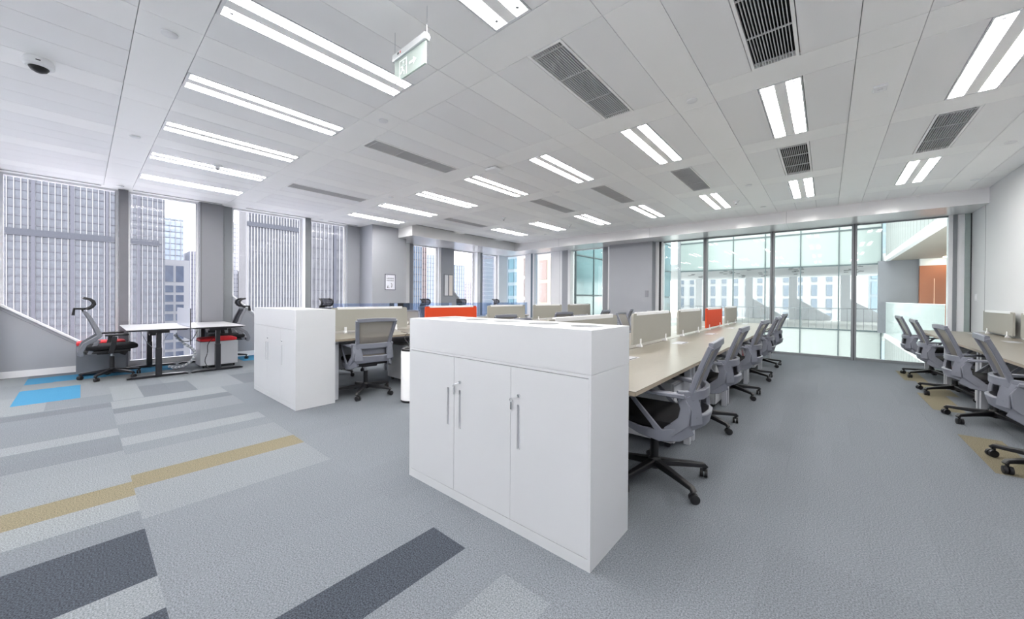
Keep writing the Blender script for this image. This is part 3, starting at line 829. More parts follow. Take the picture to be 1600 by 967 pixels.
def task_chair():
    t = empty('task_chair')
    star_base(t, math.radians(0))
    MB().tube([(0, 0, .13), (0, 0, .30)], .027, 14).build('gas_sleeve', BLACKP, t)
    MB().tube([(0, 0, .30), (0, 0, .385)], .015, 12).build('gas_piston', CHROME, t)
    MB().sweep([(-.13, 0, .395), (.13, 0, .395)], (.2, .05)).build('mechanism', BLACKP, t)
    MB().tube([(.02, -.08, .39), (.02, -.26, .385), (.03, -.30, .39)], .007, 8).build('lever', BLACKP, t)
    # seat
    se = MB().cushion((.03, 0, .455), (.50, .49, .085), .3, .5).build('seat', BLACKF, t)
    MB().cushion((.02, 0, .418), (.46, .46, .035), .3, .3).build('seat_pan', BLACKP, se)
    # grey under-frame and back shell
    for s in (-1, 1):
        MB().sweep([(.13, s*.245, .43), (.02, s*.262, .405), (-.10, s*.265, .395), (-.20, s*.245, .415), (-.265, s*.20, .455)],
                   [(.022, .03), (.026, .05), (.03, .07), (.03, .085), (.03, .085)], up=(0, 0, 1)).build('side_frame', GREYP, t)
        MB().sweep([(-.15, s*.255, .42), (-.235, s*.245, .50), (-.245, s*.235, .58), (-.215, s*.235, .655)],
                   [(.07, .026), (.072, .026), (.06, .026), (.05, .026)], up=(0, s, .0)).sweep([(-.262, s*.205, .66), (-.288, s*.185, .57), (-.292, s*.185, .48)], [(.10, .026), (.085, .026), (.10, .026)], up=(-1, s*.6, 0)).build('shell_side', GREYP, t)
        # arm rest with diagonal strut
        ar_ = MB().sweep([(-.235, s*.24, .655), (-.15, s*.262, .662), (.0, s*.275, .662), (.12, s*.268, .655), (.17, s*.262, .648)],
                   [(.05, .03), (.062, .022), (.058, .018), (.046, .016), (.03, .012)], up=(0, 0, 1)).build('armrest', GREYP, t)
        MB().sweep([(.10, s*.270, .648), (.03, s*.275, .57), (-.06, s*.272, .47), (-.10, s*.268, .42)],
                   [(.028, .018), (.026, .018), (.03, .02), (.04, .02)], up=(0, s, 0)).build('arm_strut', GREYP, ar_)
    MB().sweep([(-.20, .245, .655), (-.275, .20, .655), (-.315, .10, .655), (-.325, 0, .655), (-.315, -.10, .655), (-.275, -.20, .655), (-.20, -.245, .655)],
               (.028, .062), up=(0, 0, 1)).build('shell_top', GREYP, t)
    MB().sweep([(-.225, .235, .475), (-.285, .18, .49), (-.325, .09, .495), (-.335, 0, .497), (-.325, -.09, .495), (-.285, -.18, .49), (-.225, -.235, .475)],
               [(.028, .10), (.028, .092), (.028, .082), (.028, .08), (.028, .082), (.028, .092), (.028, .10)], up=(-.25, 0, 1)).build('shell_bottom', GREYP, t)
    # mesh back: rails lean backwards, widest at the top
    def bp(v, s):     # v 0..1 along height
        z = .60+.37*v
        x = -.245-.105*v-.03*v*v
        return Vector((x, s*(.185+.05*v), z))
    for s in (-1, 1):
        MB().sweep([bp(v, s) for v in (0, .25, .5, .75, 1)], [(.034, .046), (.032, .044), (.030, .042), (.028, .042), (.028, .042)], up=(0, s, 0)).build('back_rail', GREYP, t)
    P0, P1 = bp(1, 1), bp(1, -1)
    MB().sweep([P0, Vector((P0.x-.012, .1, P0.z+.006)), Vector((P0.x-.014, 0, P0.z+.008)), Vector((P0.x-.012, -.1, P0.z+.006)), P1], (.026, .046)).build('top_rail', GREYP, t)
    MB().sweep([bp(0, 1), Vector((-.262, .1, .60)), Vector((-.268, 0, .60)), Vector((-.262, -.1, .60)), bp(0, -1)], (.024, .11)).build('lower_rail', GREYP, t)
    m = MB(); nv, nu = 8, 6; vs = []; fs = []
    for i in range(nv+1):
        for j in range(nu+1):
            a = bp(i/nv, 1); b = bp(i/nv, -1); q = a.lerp(b, j/nu); sag = .025*(1-(2*j/nu-1)**2)*(1-.5*i/nv)
            vs.append((q.x+.006-sag*.4, q.y, q.z))
    for i in range(nv):
        for j in range(nu):
            k = i*(nu+1)+j; fs.append((k, k+1, k+nu+2, k+nu+1))
    m.add(vs, fs).build('back_mesh', MESHG, t)
    # lumbar pad seen through the shell opening
    MB().cushion((-.258, 0, .572), (.02, .3, .15), .4, .4).build('lumbar_pad', mat('lumbar_taupe', (128, 124, 118), .8, vary=.03), t)
    return t
proto = task_chair(); first = True
def place_chair(x, y, deg, label, group, src=None):
    global first
    o = proto if first else copy_tree(proto)
    first = False
    o.location = (x, y, 0); o.rotation_euler = (0, 0, math.radians(deg))
    tag(o, label, 'office chair', group)
    return o
lab5 = ['nearest', 'second', 'third', 'fourth', 'farthest']
for k, (x, y, a) in enumerate([(-.91, 2.62, 184), (-.97, 4.10, 180), (-.96, 5.62, 177), (-.95, 7.02, 180), (-.96, 8.52, 176)]):
    place_chair(x, y, a, 'grey mesh-back task chair on the aisle side of the centre bench, %s' % lab5[k], 'aisle-side chairs of the centre bench')
for k, (x, y, a) in enumerate([(1.30, 4.55, -4), (1.31, 6.02, 2), (1.30, 7.50, 0), (1.31, 8.98, 3)]):
    place_chair(x, y, a, 'grey mesh-back task chair at the right wall bench, %s' % ['nearest', 'second', 'third', 'farthest'][k], 'chairs at the right wall bench')
for k, (x, y, a) in enumerate([(-4.55, 2.40, 172), (-4.2, 4.35, 178), (-4.2, 6.10, 170), (-4.2, 7.75, 185), (-4.15, 9.05, 195)]):
    place_chair(x, y, a, 'grey mesh-back task chair on the near side of the left bench, %s' % lab5[k], 'near-side chairs of the left bench')
for k, (x, y, a) in enumerate([(-2.55, 3.60, 2), (-2.55, 5.1, -3), (-2.55, 6.62, 4), (-2.55, 8.1, 0)]):
    place_chair(x, y, a, 'grey mesh-back task chair on the far side of the centre bench, %s' % ['nearest', 'second', 'third', 'farthest'][k], 'far-side chairs of the centre bench')
for k, (x, y, a) in enumerate([(-6.05, 2.75, 4), (-6.05, 4.30, 0), (-6.0, 5.8, -4), (-6.05, 7.4, 0)]):
    place_chair(x, y, a, 'grey mesh-back task chair on the window side of the left bench, %s' % ['nearest', 'second', 'third', 'farthest'][k], 'window-side chairs of the left bench')

# ------------------------------------------------------------------ executive chair with headrest
GREYX = mat('exec_chair_grey', (112, 114, 122), .45, vary=.03)
def exec_chair():
    t = empty('swivel_chair')
    star_base(t, math.radians(20), BLACKM, .32)
    MB().tube([(0, 0, .13), (0, 0, .33)], .028, 14).build('gas_sleeve', BLACKP, t)
    MB().tube([(0, 0, .33), (0, 0, .40)], .016, 12).build('gas_piston', CHROME, t)
    MB().sweep([(-.16, 0, .405), (.12, 0, .405)], (.22, .06)).build('mechanism', BLACKP, t)
    MB().sweep([(.10, .06, .385), (.16, .06, .35)], (.04, .07)).build('lever_box', BLACKP, t)
    se = MB().cushion((.0, 0, .48), (.54, .50, .09), .3, .5).build('seat', BLACKF, t)
    MB().sweep([(-.28, 0, .42), (.18, 0, .425)], (.40, .04)).build('seat_pan', BLACKP, se)
    for s in (-1, 1):
        MB().sweep([(-.31, s*.19, .385), (-.325, s*.20, .43), (-.28, s*.205, .545), (-.18, s*.21, .62), (-.135, s*.21, .665), (-.165, s*.205, .76), (-.21, s*.20, .88), (-.265, s*.19, 1.0)],
                   [(.03, .05), (.03, .055), (.03, .05), (.03, .055), (.03, .06), (.03, .05), (.03, .045), (.03, .04)], up=(1, 0, .3)).build('back_rail', GREYX, t)
        MB().sweep([(-.24, s*.19, .40), (-.20, s*.20, .49), (-.145, s*.205, .60)], (.026, .045), up=(1, 0, .3)).build('back_strut', GREYX, t)
        a_ = MB().sweep([(-.03, s*.27, .40), (-.01, s*.285, .50), (.01, s*.29, .645)], [(.05, .03), (.06, .03), (.05, .03)], up=(0, 1, 0)).build('arm_post', BLACKP, t)
        MB().cushion((.03, s*.285, .668), (.25, .085, .03), .35, .4).build('arm_pad', BLACKP, a_)
        MB().sweep([(-.03, s*.27, .41), (-.03, s*.12, .405)], (.05, .02)).build('arm_bracket', BLACKP, a_)
    MB().sweep([(-.31, .19, .395), (-.33, 0, .40), (-.31, -.19, .395)], (.03, .06)).build('lower_rail', GREYX, t)
    MB().sweep([(-.265, .19, 1.0), (-.28, 0, 1.005), (-.265, -.19, 1.0)], (.03, .035)).build('top_rail', GREYX, t)
    m = MB(); vs = []; fs = []
    pr = [(-.125, .665), (-.155, .76), (-.198, .88), (-.252, 1.0)]
    for (x, z) in pr:
        for j in range(7): vs.append((x+.004-.018*(1-(j/3-1)**2), .2-.4*j/6, z))
    for i in range(3):
        for j in range(6): k = i*7+j; fs.append((k, k+1, k+8, k+7))
    m.add(vs, fs).build('back_mesh', MESHB, t)
    MB().sweep([(-.28, 0, .99), (-.30, 0, 1.05), (-.25, 0, 1.065)], (.05, .02), up=(1, 0, .2)).build('headrest_post', BLACKP, t)
    MB().sweep([(-.27, 0, 1.055), (-.375, 0, 1.06), (-.385, 0, .965)], (.11, .03), up=(0, 0, 1)).build('coat_bracket', BLACKP, t)
    # crescent headrest: curved frame with mesh
    cr = [(-.25, 1.055), (-.205, 1.085), (-.183, 1.125), (-.19, 1.165), (-.225, 1.20), (-.285, 1.215)]
    hr = MB()
    for s in (-1, 1):
        hr.sweep([(x, s*(.125+.02*math.sin(PI*i/5)), z) for i, (x, z) in enumerate(cr)], (.034, .024), up=(0, s, 0))
    hr.sweep([(cr[0][0], .125, cr[0][1]), (cr[0][0]-.01, 0, cr[0][1]), (cr[0][0], -.125, cr[0][1])], (.018, .022))
    hr.sweep([(cr[-1][0], .125, cr[-1][1]), (cr[-1][0]-.01, 0, cr[-1][1]), (cr[-1][0], -.125, cr[-1][1])], (.018, .018))
    h_ = hr.build('headrest_frame', BLACKP, t)
    m = MB(); vs = []; fs = []
    for i, (x, z) in enumerate(cr):
        w_ = .125+.02*math.sin(PI*i/5)
        for j in range(5): vs.append((x, w_-2*w_*j/4, z))
    for i in range(5):
        for j in range(4): k = i*5+j; fs.append((k, k+1, k+6, k+5))
    m.add(vs, fs).build('headrest_mesh', MESHB, h_)
    return t
ex = exec_chair()
ex.location = (-8.32, .30, 0); ex.rotation_euler = (0, 0, math.radians(92)); tag(ex, 'black swivel chair with curved headrest left of the standing desks', 'office chair', 'swivel chairs with headrests')
for (x, y, a, l) in [(-8.95, 1.84, -90, 'black swivel chair with curved headrest at the far side of the standing desks'),
                     (-8.15, 3.55, 15, 'swivel chair whose headrest shows above the left cabinets'), (-8.15, 6.15, 5, 'swivel chair whose headrest shows left of the small lit opening'),
                     (-8.15, 7.30, -30, 'swivel chair whose headrest shows right of the small lit opening'), (-8.15, 9.0, 10, 'swivel chair nearest the far window corner')]:
    c = copy_tree(ex); c.location = (x, y, 0); c.rotation_euler = (0, 0, math.radians(a)); tag(c, l, 'office chair', 'swivel chairs with headrests')

# ------------------------------------------------------------------ standing desks
def standing(y0, y1, label, mirror):
    t = empty('standing_desk', (-8.47, (y0+y1)/2, 0)); tag(t, label, 'desk', 'height-adjustable desks')
    hx, hy = .76, (y1-y0)/2; z = .75
    MB().box(-hx, hx, -hy, hy, z-.006, z).build('worktop', TABW, t, smooth=False)
    MB().prism([(-hx+.035, -hy+.03), (hx-.035, -hy+.03), (hx-.035, hy-.03), (-hx+.035, hy-.03)], 'z', z-.03, z-.018).build('worktop_underside', EDGEB, t)
    m = MB(); n = 4
    o = [(-hx, -hy), (hx, -hy), (hx, hy), (-hx, hy)]; q = [(-hx+.035, -hy+.03), (hx-.035, -hy+.03), (hx-.035, hy-.03), (-hx+.035, hy-.03)]
    m.add([(x, y, z-.006) for x, y in o]+[(x, y, z-.02) for x, y in q], [(i, (i+1) % 4, 4+(i+1) % 4, 4+i) for i in range(4)]).build('bevelled_edge', EDGEB, t, smooth=False)
    for sx in (-1, 1):
        x = sx*.61
        lg = MB().box(x-.045, x+.045, -.035, .035, .03, .45).build('leg', BLACKM, t, bevel=.004)
        MB().box(x-.036, x+.036, -.028, .028, .45, z-.07).build('inner_column', BLACKM, lg, bevel=.003)
        MB().box(x-.05, x+.05, -.12, .12, z-.07, z-.03).build('head_bracket', BLACKM, lg)
        MB().sweep([(x, -.345, .014), (x, -.3, .022), (x, 0, .026), (x, .3, .022), (x, .345, .014)], [(.07, .014), (.075, .024), (.08, .034), (.075, .024), (.07, .014)]).build('foot', BLACKM, lg)
    MB().box(-.57, .57, -.02, .02, z-.075, z-.035).build('cross_beam', BLACKM, t)
    MB().box(.1, .28, -.07, .07, z-.13, z-.075).build('control_box', BLACKP, t)
    return t
standing(.42, 1.128, 'white height-adjustable desk on black T-legs, nearer the left swivel chair', False)
standing(1.142, 1.86, 'white height-adjustable desk on black T-legs, farther from the left swivel chair', True)
t = empty('desk_divider', (-8.47, 1.135, .55)); tag(t, 'clear acrylic divider with dark edge between the standing desks', 'divider')
FROST = see_through('acrylic_clear', (236, 238, 244), .28, (232, 234, 240), extra=.5)
MB().box(-.55, .70, -.004, .004, 0, .50).build('panel', FROST, t)
MB().box(.70, .712, -.006, .006, -.08, .505).build('edge_strip', EDGEB, t)
t = empty('cable_chain', (-8.2, 1.0, .0)); tag(t, 'pale segmented cable chain hanging from the standing desk to the floor', 'cable')
pts = [(0, .0, .62), (.02, .05, .54), (.04, .12, .45), (.04, .21, .37), (.03, .25, .28), (.0, .22, .17), (-.08, .14, .08), (-.25, .05, .03), (-.5, -.02, .025)]
def smooth(pts, n=6):
    P = [Vector(p) for p in pts]; out = []
    for i in range(len(P)-1):
        p0, p1, p2, p3 = P[max(i-1, 0)], P[i], P[i+1], P[min(i+2, len(P)-1)]
        for k in range(n):
            s = k/n
            out.append(.5*((2*p1)+(-p0+p2)*s+(2*p0-5*p1+4*p2-p3)*s*s+(-p0+3*p1-3*p2+p3)*s**3))
    out.append(P[-1]); return out
sm = smooth(pts, 5)
MB().tube(sm, .012, 8).build('spine', CABLEG, t)
for i in range(1, len(sm)-1, 1):
    d_ = (sm[i+1]-sm[i-1]).normalized()*.009
    MB().tube([sm[i]-d_, sm[i]+d_], .021, 8).build('link', FRAMEW if i % 2 else CABLEG, t)
def cord(name, pts, r_, m, label):
    o = MB().tube(smooth(pts, 6), r_, 6).build(name, m); tag(o, label, 'cable'); return o
cord('power_cord', [(-7.95, 1.55, .69), (-7.93, 1.50, .6), (-8.0, 1.40, .45), (-7.95, 1.38, .3), (-8.02, 1.36, .15), (-7.97, 1.40, .03), (-8.0, 1.42, .006)], .006, BLACKP, 'black power cord hanging in front of the silver pedestal')
cord('power_cord', [(-8.15, .60, .68), (-8.2, .68, .5), (-8.25, .78, .40), (-8.3, .85, .46), (-8.3, .95, .68)], .003, CABLEG, 'thin pale cord looping under the nearer standing desk')
cord('power_cord', [(-8.0, 1.0, .66), (-8.05, 1.02, .56), (-8.1, 1.10, .50), (-8.1, 1.2, .52), (-8.05, 1.26, .66)], .007, POST, 'thick grey cord looping under the joint of the standing desks')

# ------------------------------------------------------------------ window bench with blue acrylic screens
for k in range(4):
    b = bench(-7.78, -7.02, k, 'pale bench desk by the far side windows, %s section behind the left bench' % ['nearest', 'second', 'third', 'farthest'][k], double=False, base_y=3.0)
    b.rotation_euler = (0, 0, 0)
    t = empty('acrylic_screen', (-7.05, 3.0+SP*(k+.5), ZT)); tag(t, 'translucent blue acrylic screen by the far side windows, %s from the left cabinets' % ORD[k], 'desk screen', 'blue acrylic screens')
    MB().box(-.005, .005, -.68, .68, .02, .385).build('panel', ACRYL, t)
    MB().box(-.006, .006, .60, .68, .02, .384).build('side_band', ACRYE, t)
    for s in (-.4, .4): MB().box(-.02, .02, s-.02, s+.02, 0, .06).build('clamp', CAPW, t)
# monitor seen in the gap of the left screens
t = empty('monitor', (-7.25, 4.62, ZT+.0012), 0); tag(t, 'dark monitor glimpsed between the beige and orange screens', 'monitor')
MB().box(-.012, .012, -.25, .25, .09, .385).build('display', BLACKP, t, bevel=.004)
MB().box(-.02, .02, -.03, .03, .008, .2).build('stand', BLACKM, t)
MB().box(-.09, .09, -.11, .11, 0, .01).build('foot', BLACKM, t)
# floor appliance beside the left bench
t = empty('air_purifier', (-3.83, 2.60, 0)); tag(t, 'white cylindrical floor appliance with black rim beside the left bench', 'appliance')
MB().lathe([(.0, .0), (.115, .0), (.12, .012), (.12, .025)], n=32).build('base_ring', BLACKP, t)
MB().lathe([(.118, .02), (.118, .60), (.112, .612), (.0, .612)], n=32).build('body', WHITE, t)
MB().lathe([(.113, .606), (.113, .63), (.105, .636), (.08, .632), (.08, .622), (.0, .622)], n=32).build('rim', BLACKP, t)
MB().box(-.124, -.113, -.012, .012, .13, .48).build('slot', BLACKP, t).rotation_euler = (0, 0, math.radians(20))
cord('power_cord', [(-4.70, 3.02, .752), (-4.55, 3.0, .752), (-4.43, 2.95, .756), (-4.405, 2.90, .735), (-4.36, 2.86, .69), (-4.1, 2.74, .66), (-3.95, 2.66, .64)], .004, BLACKP, 'black cord from the left bench to the white cylindrical appliance')

# ------------------------------------------------------------------ outside: ground, street towers
GZ = -48.0
struct(box('ground', mat('city_ground', (238, 238, 240), .9, vary=.1, scale=.05), None, -420, 120, -220, 420, GZ-1, GZ), 'pale city ground far below')
TG = mat('tower_glass_blue', (80, 85, 93), .25, vary=.16, scale=1.1, stretch=(1, 2.2, 1.0), detail=1)
TGD = mat('tower_glass_grey', (75, 79, 86), .3, vary=.2, scale=1.2, stretch=(1, 2.0, 1.0), detail=1)
FIN = mat('tower_fin_white', (131, 132, 134), .5, vary=.03)
PIL = mat('tower_pier_grey', (71, 73, 82), .5, vary=.04)
BANDD = mat('tower_band_dark', (51, 55, 64), .5, vary=.05)
def tower(name, label, x, y0, y1, z1, glass, fin=None, finw=.1, floor_h=1.9, piers=(), bands=(), depth=26, fm=FIN, flm=None, side_fins=True):
    """tower whose street face is the plane x (faces +x)"""
    t = empty(name, (x, (y0+y1)/2, GZ)); tag(t, label, 'building', 'towers outside the side windows')
    h = (y1-y0)/2; Z = z1-GZ
    MB().box(-depth, 0, -h, h, 0, Z).build('glass_body', glass, t, smooth=False)
    if floor_h:
        m = MB(); z = 30.0
        while z < Z: m.box(-.1, .10, -h, h, z-.12, z); m.box(-depth, 0, -h-.06, -h, z-.14, z); z += floor_h
        o = m.build('floor_lines', flm or PIL, t, smooth=False); o['kind'] = 'stuff'
    if fin:
        m = MB(); y = -h
        while y <= h: m.box(0, .18, y-finw/2, y+finw/2, 20, Z); y += fin
        if side_fins:
            xx = -depth
            while xx < 0: m.box(xx-finw/2, xx+finw/2, -h-.18, -h, 20, Z); xx += fin
        o = m.build('fins', fm, t, smooth=False); o['kind'] = 'stuff'
    for (a, b) in piers:
        MB().box(0, .26, a-(y0+y1)/2, b-(y0+y1)/2, 0, Z).build('pier', PIL, t, smooth=False)
    for (a, b) in bands:
        MB().box(-.2, .3, -h-.1, h-.6, a-GZ, b-GZ).build('plant_floor_band', BANDD, t, smooth=False)
    return t
tower('office_tower', 'huge glass tower with white fins filling the left windows', -70, -30, 7.5, 40, TG, .49, .07, .98,
      [(-9.5, -9.2), (-6.65, -6.35), (-3.82, -3.52), (-.92, -.60), (1.95, 2.22), (4.78, 5.06)], [(8.1, 8.85)])
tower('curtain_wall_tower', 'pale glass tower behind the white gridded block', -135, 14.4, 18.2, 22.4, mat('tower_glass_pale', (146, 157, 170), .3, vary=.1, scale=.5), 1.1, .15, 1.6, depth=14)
# gridded white block with real panes
t = empty('gridded_block', (-92, 11.4, GZ)); tag(t, 'white block with large gridded windows beside the huge glass tower', 'building')
MB().box(-12, 0, -2.0, 1.9, 0, 56.0).build('wall', mat('block_white', (198, 200, 204), .7, vary=.02), t, smooth=False)
PANE = mat('block_window', (108, 120, 143), .2, vary=.15, scale=.6)
me = MB().box(-.1, .08, -.55, .55, -.62, .62).data('window', False); me2 = MB().box(-.1, .08, -.55, .55, -1.5, 1.5).data('window', False)
for y in (-.95, .5):
    piece('window', me2, PANE, t, (0, y, 53.4))
    for k in range(9): piece('window', me, PANE, t, (0, y, 50.6-1.75*k))
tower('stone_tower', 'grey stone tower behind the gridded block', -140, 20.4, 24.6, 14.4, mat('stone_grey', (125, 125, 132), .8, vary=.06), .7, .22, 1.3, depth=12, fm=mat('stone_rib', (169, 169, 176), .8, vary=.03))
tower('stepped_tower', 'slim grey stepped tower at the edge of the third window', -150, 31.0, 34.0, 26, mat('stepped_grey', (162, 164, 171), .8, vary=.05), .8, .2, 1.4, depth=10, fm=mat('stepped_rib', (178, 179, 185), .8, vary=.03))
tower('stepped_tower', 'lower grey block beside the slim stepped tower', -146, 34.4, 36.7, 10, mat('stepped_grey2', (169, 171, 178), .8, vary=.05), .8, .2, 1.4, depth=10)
tower('striped_tower', 'tall striped tower filling the third window', -60, 14.7, 21.9, 40, TGD, .36, .10, 1.6, [], [(10.9, 11.5)], depth=3.7)
tower('striped_tower', 'dark striped tower filling the fourth window', -62, 23.0, 34.0, 40, mat('tower_glass_warm', (88, 90, 95), .3, vary=.2, scale=.8, stretch=(1, 1.5, 1), detail=1), .62, .13, 1.7, [(27.0, 27.4)], [], depth=22)
tower('slim_tower', 'slim blue tower in the narrow window right of the column', -60, 41.0, 43.0, 24, mat('slim_blue', (99, 115, 133), .3, vary=.1, scale=.8), .5, .1, 1.4, depth=9)
tower('brick_tower', 'pinkish tower in the narrow window right of the column', -64, 45.9, 47.0, 24, mat('brick_pink', (131, 118, 115), .8, vary=.06), .55, .14, 1.2, depth=8, fm=mat('brick_rib', (178, 166, 164), .8, vary=.02))
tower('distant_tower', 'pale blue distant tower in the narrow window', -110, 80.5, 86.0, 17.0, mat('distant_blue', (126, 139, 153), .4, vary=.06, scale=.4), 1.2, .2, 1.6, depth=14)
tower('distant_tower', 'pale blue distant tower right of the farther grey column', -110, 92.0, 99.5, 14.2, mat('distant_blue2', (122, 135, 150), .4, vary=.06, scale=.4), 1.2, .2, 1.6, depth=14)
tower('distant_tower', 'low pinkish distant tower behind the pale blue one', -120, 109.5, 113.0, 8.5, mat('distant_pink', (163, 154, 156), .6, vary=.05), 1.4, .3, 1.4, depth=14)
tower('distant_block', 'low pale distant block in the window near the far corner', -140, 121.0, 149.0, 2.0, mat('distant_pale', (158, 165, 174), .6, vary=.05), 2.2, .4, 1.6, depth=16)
tower('banded_tower', 'grey banded tower in the window near the far corner', -60, 60.0, 64.2, 30, mat('banded_glass', (90, 96, 108), .3, vary=.12, scale=.8), None, .1, .95, depth=1.5, flm=FIN)
t = empty('podium_block', (-58, 3, GZ)); tag(t, 'low podium roof with reddish canopy below the left windows', 'building')
MB().box(-11, 6, -24, 8, 0, GZ*-1-9.5).build('wall', mat('podium_white', (216, 216, 222), .7, vary=.05), t, smooth=False)
MB().box(-10, 0, -22, 2.5, GZ*-1-9.5, GZ*-1-8.7).build('canopy', mat('podium_red', (206, 150, 156), .7, vary=.05), t, smooth=False)
# buildings beyond the far windows
def far_block(name, label, y, x0, x1, z1, m, cols, rows_, wz, ww, pm, grp='buildings beyond the far windows'):
    t = empty(name, ((x0+x1)/2, y, GZ)); tag(t, label, 'building', grp)
    h = (x1-x0)/2; MB().box(-h, h, 0, 12, 0, z1-GZ).build('wall', m, t, smooth=False)
    me = MB().box(-ww/2, ww/2, -.12, .05, -wz/2, wz/2).data('window', False)
    sx = 2*h/cols
    for i in range(cols):
        for k in range(rows_): piece('window', me, pm, t, (-h+sx*(i+.5), 0, z1-GZ-1.6-k*(wz+.5)))
TEAL = mat('teal_pane', (89, 119, 128), .15, vary=.12, scale=.5)
far_block('glass_tower', 'pale teal glass tower in the far corner window', 42, -38.5, -33.4, 26, mat('teal_frame', (124, 139, 144), .3, vary=.04), 5, 17, 1.5, .86, TEAL)
far_block('cream_building', 'cream stone building in the corner window', 40, -33.3, -30.6, 13, mat('cream_stone', (155, 150, 143), .8, vary=.03), 1, 6, 2.4, .2, mat('cream_window', (119, 110, 104), .4, vary=.1))
far_block('cream_building', 'cream building with brown windows left of the wide white mullion', 38, -28.2, -24.6, 6.5, mat('cream_stone2', (158, 149, 136), .8, vary=.03), 2, 5, 2.4, 1.2, mat('brown_window', (133, 119, 112), .4, vary=.1))
far_block('teal_tower', 'teal glass tower above the cream building', 54.5, -39.1, -32.8, 34, mat('teal_frame2', (131, 143, 147), .3, vary=.04), 4, 12, 1.6, 1.05, TEAL)

# ------------------------------------------------------------------ atrium wings
FROSTG = mat('spandrel_frosted', (139, 150, 149), .12, vary=.02, scale=.3, spec=.5)
FROSTW = mat('spandrel_white', (152, 158, 157), .12, vary=.02, scale=.3)
ADARK = mat('atrium_mullion_dark', (66, 78, 82), .4, vary=.05)
SLABL = mat('atrium_slab', (197, 199, 197), .5, vary=.03)
YO = 21.4
t = empty('atrium_wing', (-2.3, YO, 0)); tag(t, 'opposite atrium wing with frosted glass bands and open walkway floor', 'building')
ex_ = [-6.16, -4.9, -3.59, -2.25, -.91, .40, 1.72]
for a, b in zip(ex_, ex_[1:]):
    for (z0, z1, m) in ((2.80, 4.24, FROSTG), (4.30, 6.2, FROSTW), (-1.9, -.06, FROSTW), (-4.2, -1.96, FROSTW)):
        MB().box(a+2.3+.02, b+2.3-.02, 0, .03, z0, z1).build('spandrel_panel', m, t, smooth=False)
for x in ex_[1:]:
    MB().box(x+2.3-.02, x+2.3+.02, -.05, .06, -4.2, 6.2).build('mullion', ADARK, t, smooth=False)
MB().box(ex_[0]+2.3-.06, ex_[0]+2.3+.06, -.1, .1, -4.2, 6.2).build('corner_post', POST, t, smooth=False)
for z in (-1.93, -.03, 2.77, 4.27): MB().box(ex_[0]+2.3, ex_[-1]+2.3, -.03, .05, z-.03, z+.03).build('transom', ADARK, t, smooth=False)
MB().box(-9, 10, .06, 11, -.4, -.05).build('floor_slab', SLABL, t, smooth=False)
MB().box(-9, 10, .06, 11, 2.83, 3.2).build('ceiling_slab', mat('atrium_ceiling', (180, 182, 185), .6, vary=.05, scale=3), t, smooth=False)
spk = MB()
rs = random.Random(5)
for k in range(46): 
    x, y = rs.choice([-4.4, -2.1, -.6, 1.2, 3.4])+rs.uniform(-.35, .35), rs.uniform(1.0, 8.5); spk.box(x-.09, x+.09, y-.05, y+.05, 2.81, 2.829)
o = spk.build('ceiling_slots', DARKM, t, smooth=False); o['kind'] = 'stuff'
for x in (-5.2, -1.9, .6, 3.2, 6.4):
    MB().box(x-.22, x+.22, 9.6, 10.1, -.05, 2.83).build('back_column', mat('atrium_column', (196, 199, 204), .5, vary=.02), t, smooth=False)
for x in (-1.68, .82, 3.4):
    MB().prism([(x, -.05), (x, 1.35), (x+1.7, .2), (x+1.7, -.05)], 'y', 9.7, 9.9).build('brace_panel', mat('atrium_column', (196, 199, 204), .5), t, smooth=False)
rl = MB().box(-4.0, 4.1, 1.0, 1.04, .86, .90).build('handrail', POST, t, smooth=False)
m = MB(); x = -4.0
while x < 4.1: m.box(x-.008, x+.008, 1.012, 1.028, -.05, .86); x += .27
o = m.build('balusters', POST, rl, smooth=False); o['kind'] = 'stuff'
# right wing with slatted white facade, open floor, orange wall
XA = 1.80
t = empty('slatted_wing', (XA, 16, 0)); tag(t, 'right atrium wing with white slatted facade and orange wall inside', 'building')
SLW = mat('slat_white', (158, 161, 161), .4, vary=.01, rnd=.02)
me = MB().box(0, .05, -.226, .226, 0, 3.0).data('slat', False)
for k in range(21):
    y = 10.95+.48*k-16+.24
    piece('slat', me, SLW, t, (0.0, y, 3.02)); piece('slat', me, SLW, t, (0.0, y, -3.25))
MB().box(.05, .1, -5.1, 5.1, 3.02, 6.0).build('backing', MULL, t, smooth=False)
MB().box(.05, .1, -5.1, 5.1, -3.25, -.25).build('backing', MULL, t, smooth=False)
MB().box(-.02, .12, -5.1, 5.28, 2.84, 3.01).build('fascia', FRAMEW, t, smooth=False)
MB().box(-.02, .12, -5.1, 5.28, -.24, -.06).build('floor_edge', FRAMEW, t, smooth=False)
MB().box(.12, 6, -5.1, 5.28, 2.86, 3.0).build('ceiling_slab', mat('wing_ceiling_cream', (152, 147, 139), .5, vary=.02), t, smooth=False)
MB().box(.12, 6, -5.1, 5.28, -.24, -.06).build('floor_slab', SLABL, t, smooth=False)
MB().box(5.9, 6.0, -5.1, 5.28, -.06, 2.86).build('side_wall', WALLW, t, smooth=False)
MB().box(-.2, .92, 5.1, 5.28, -.06, 2.86).build('grey_wall', mat('wing_grey', (104, 106, 113), .35, vary=.05, scale=.8, stretch=(3, 1, .3)), t, smooth=False)
ow = MB().box(.92, 3.4, 4.9, 5.28, -.06, 2.60).build('orange_wall', mat('orange_veneer', (153, 87, 51), .45, vary=.06, scale=2, stretch=(4, 1, .4)), t, smooth=False)
MB().box(.92, 3.4, 4.88, 5.3, 2.60, 2.86).build('white_lintel', WALLW, t, smooth=False)
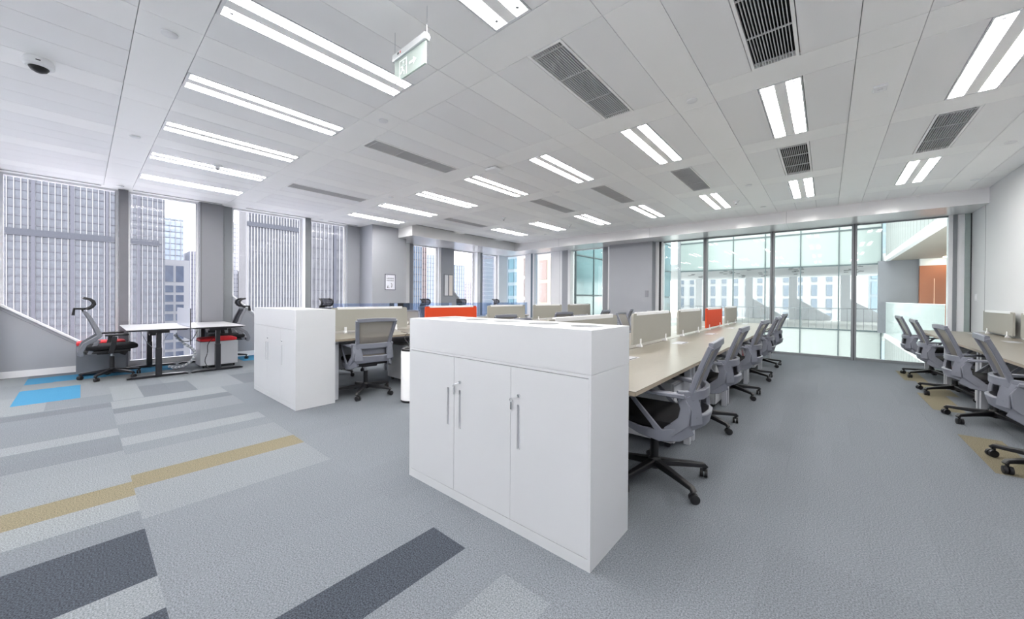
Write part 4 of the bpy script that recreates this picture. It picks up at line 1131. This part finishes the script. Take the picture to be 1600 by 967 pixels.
MB().box(1.28, 1.30, 4.885, 4.9, -.06, 2.1).build('panel_joint', mat('veneer_joint', (236, 190, 160), .5, vary=.05), ow, smooth=False)
MB().box(1.75, 1.80, 4.88, 4.9, -.06, 1.95).build('panel_joint', mat('veneer_dark', (150, 92, 66), .5, vary=.05), ow, smooth=False)
MB().box(2.1, 2.35, 4.7, 4.9, -.06, 2.6).build('orange_post', mat('orange_lacquer', (169, 68, 22), .4, vary=.04), t, smooth=False)
dl = MB().lathe([(.0, 2.845), (.06, 2.845), (.07, 2.85), (.07, 2.862)], (1.5, 4.45, 0), 16).build('downlight', emis('downlight_warm', (255, 236, 208), 60), t)
MB().box(.02, .035, -4.6, 5.0, -.06, 1.17).build('glass_balustrade', see_through('balustrade_glass', (226, 238, 236), .35, (232, 240, 240), extra=.8), t, smooth=False)
MB().box(.015, .04, -4.6, 5.0, 1.17, 1.185).build('balustrade_cap', FRAMEW, t, smooth=False)
# left wing, teal curtain wall
t = empty('teal_wing', (-6.6, 16, 0)); tag(t, 'left atrium wing with teal curtain wall seen beyond the white wall panel', 'building')
TW = mat('teal_curtain', (99, 125, 130), .12, vary=.06, scale=.6)
TWL = mat('teal_curtain_pale', (138, 150, 152), .12, vary=.04, scale=.6)
for j in range(8):
    ya = -4.9+1.28*j
    for (z0, z1, m) in ((-3, -.04, TWL), (0, 1.35, TWL), (1.4, 2.75, TW), (2.8, 4.2, TW), (4.25, 6.2, TWL)):
        MB().box(-.03, 0, ya+.02, ya+1.26, z0, z1).build('glass_panel', m, t, smooth=False)
    MB().box(-.06, .03, ya-.02, ya+.02, -3, 6.2).build('mullion', ADARK, t, smooth=False)
for z in (-.02, 1.375, 2.775, 4.225): MB().box(-.05, .02, -4.9, 5.34, z-.02, z+.02).build('transom', ADARK, t, smooth=False)
MB().box(-.30, -.07, -4.9, 5.34, -3, 6.2).build('core', mat('teal_core', (120, 150, 156), .8, vary=.05), t, smooth=False)
struct(box('ground_atrium', mat('atrium_floor', (240, 245, 245), .5, vary=.03), None, -9, 12, 10.75, 40, -5.6, -5.4), 'pale atrium floor below')
# tower seen through the walkway
far_block('white_tower', 'white gridded tower seen through the atrium walkway', 75, -22, 3, 22, mat('wtower', (132, 134, 137), .7, vary=.03), 14, 12, 1.7, .7, mat('wtower_window', (85, 95, 107), .3, vary=.15))
far_block('blue_tower', 'pale blue tower seen through the right end of the atrium walkway', 80, 5, 22, 24, mat('btower', (113, 124, 132), .4, vary=.04), 8, 10, 1.9, 1.5, mat('btower_window', (98, 115, 127), .3, vary=.1))
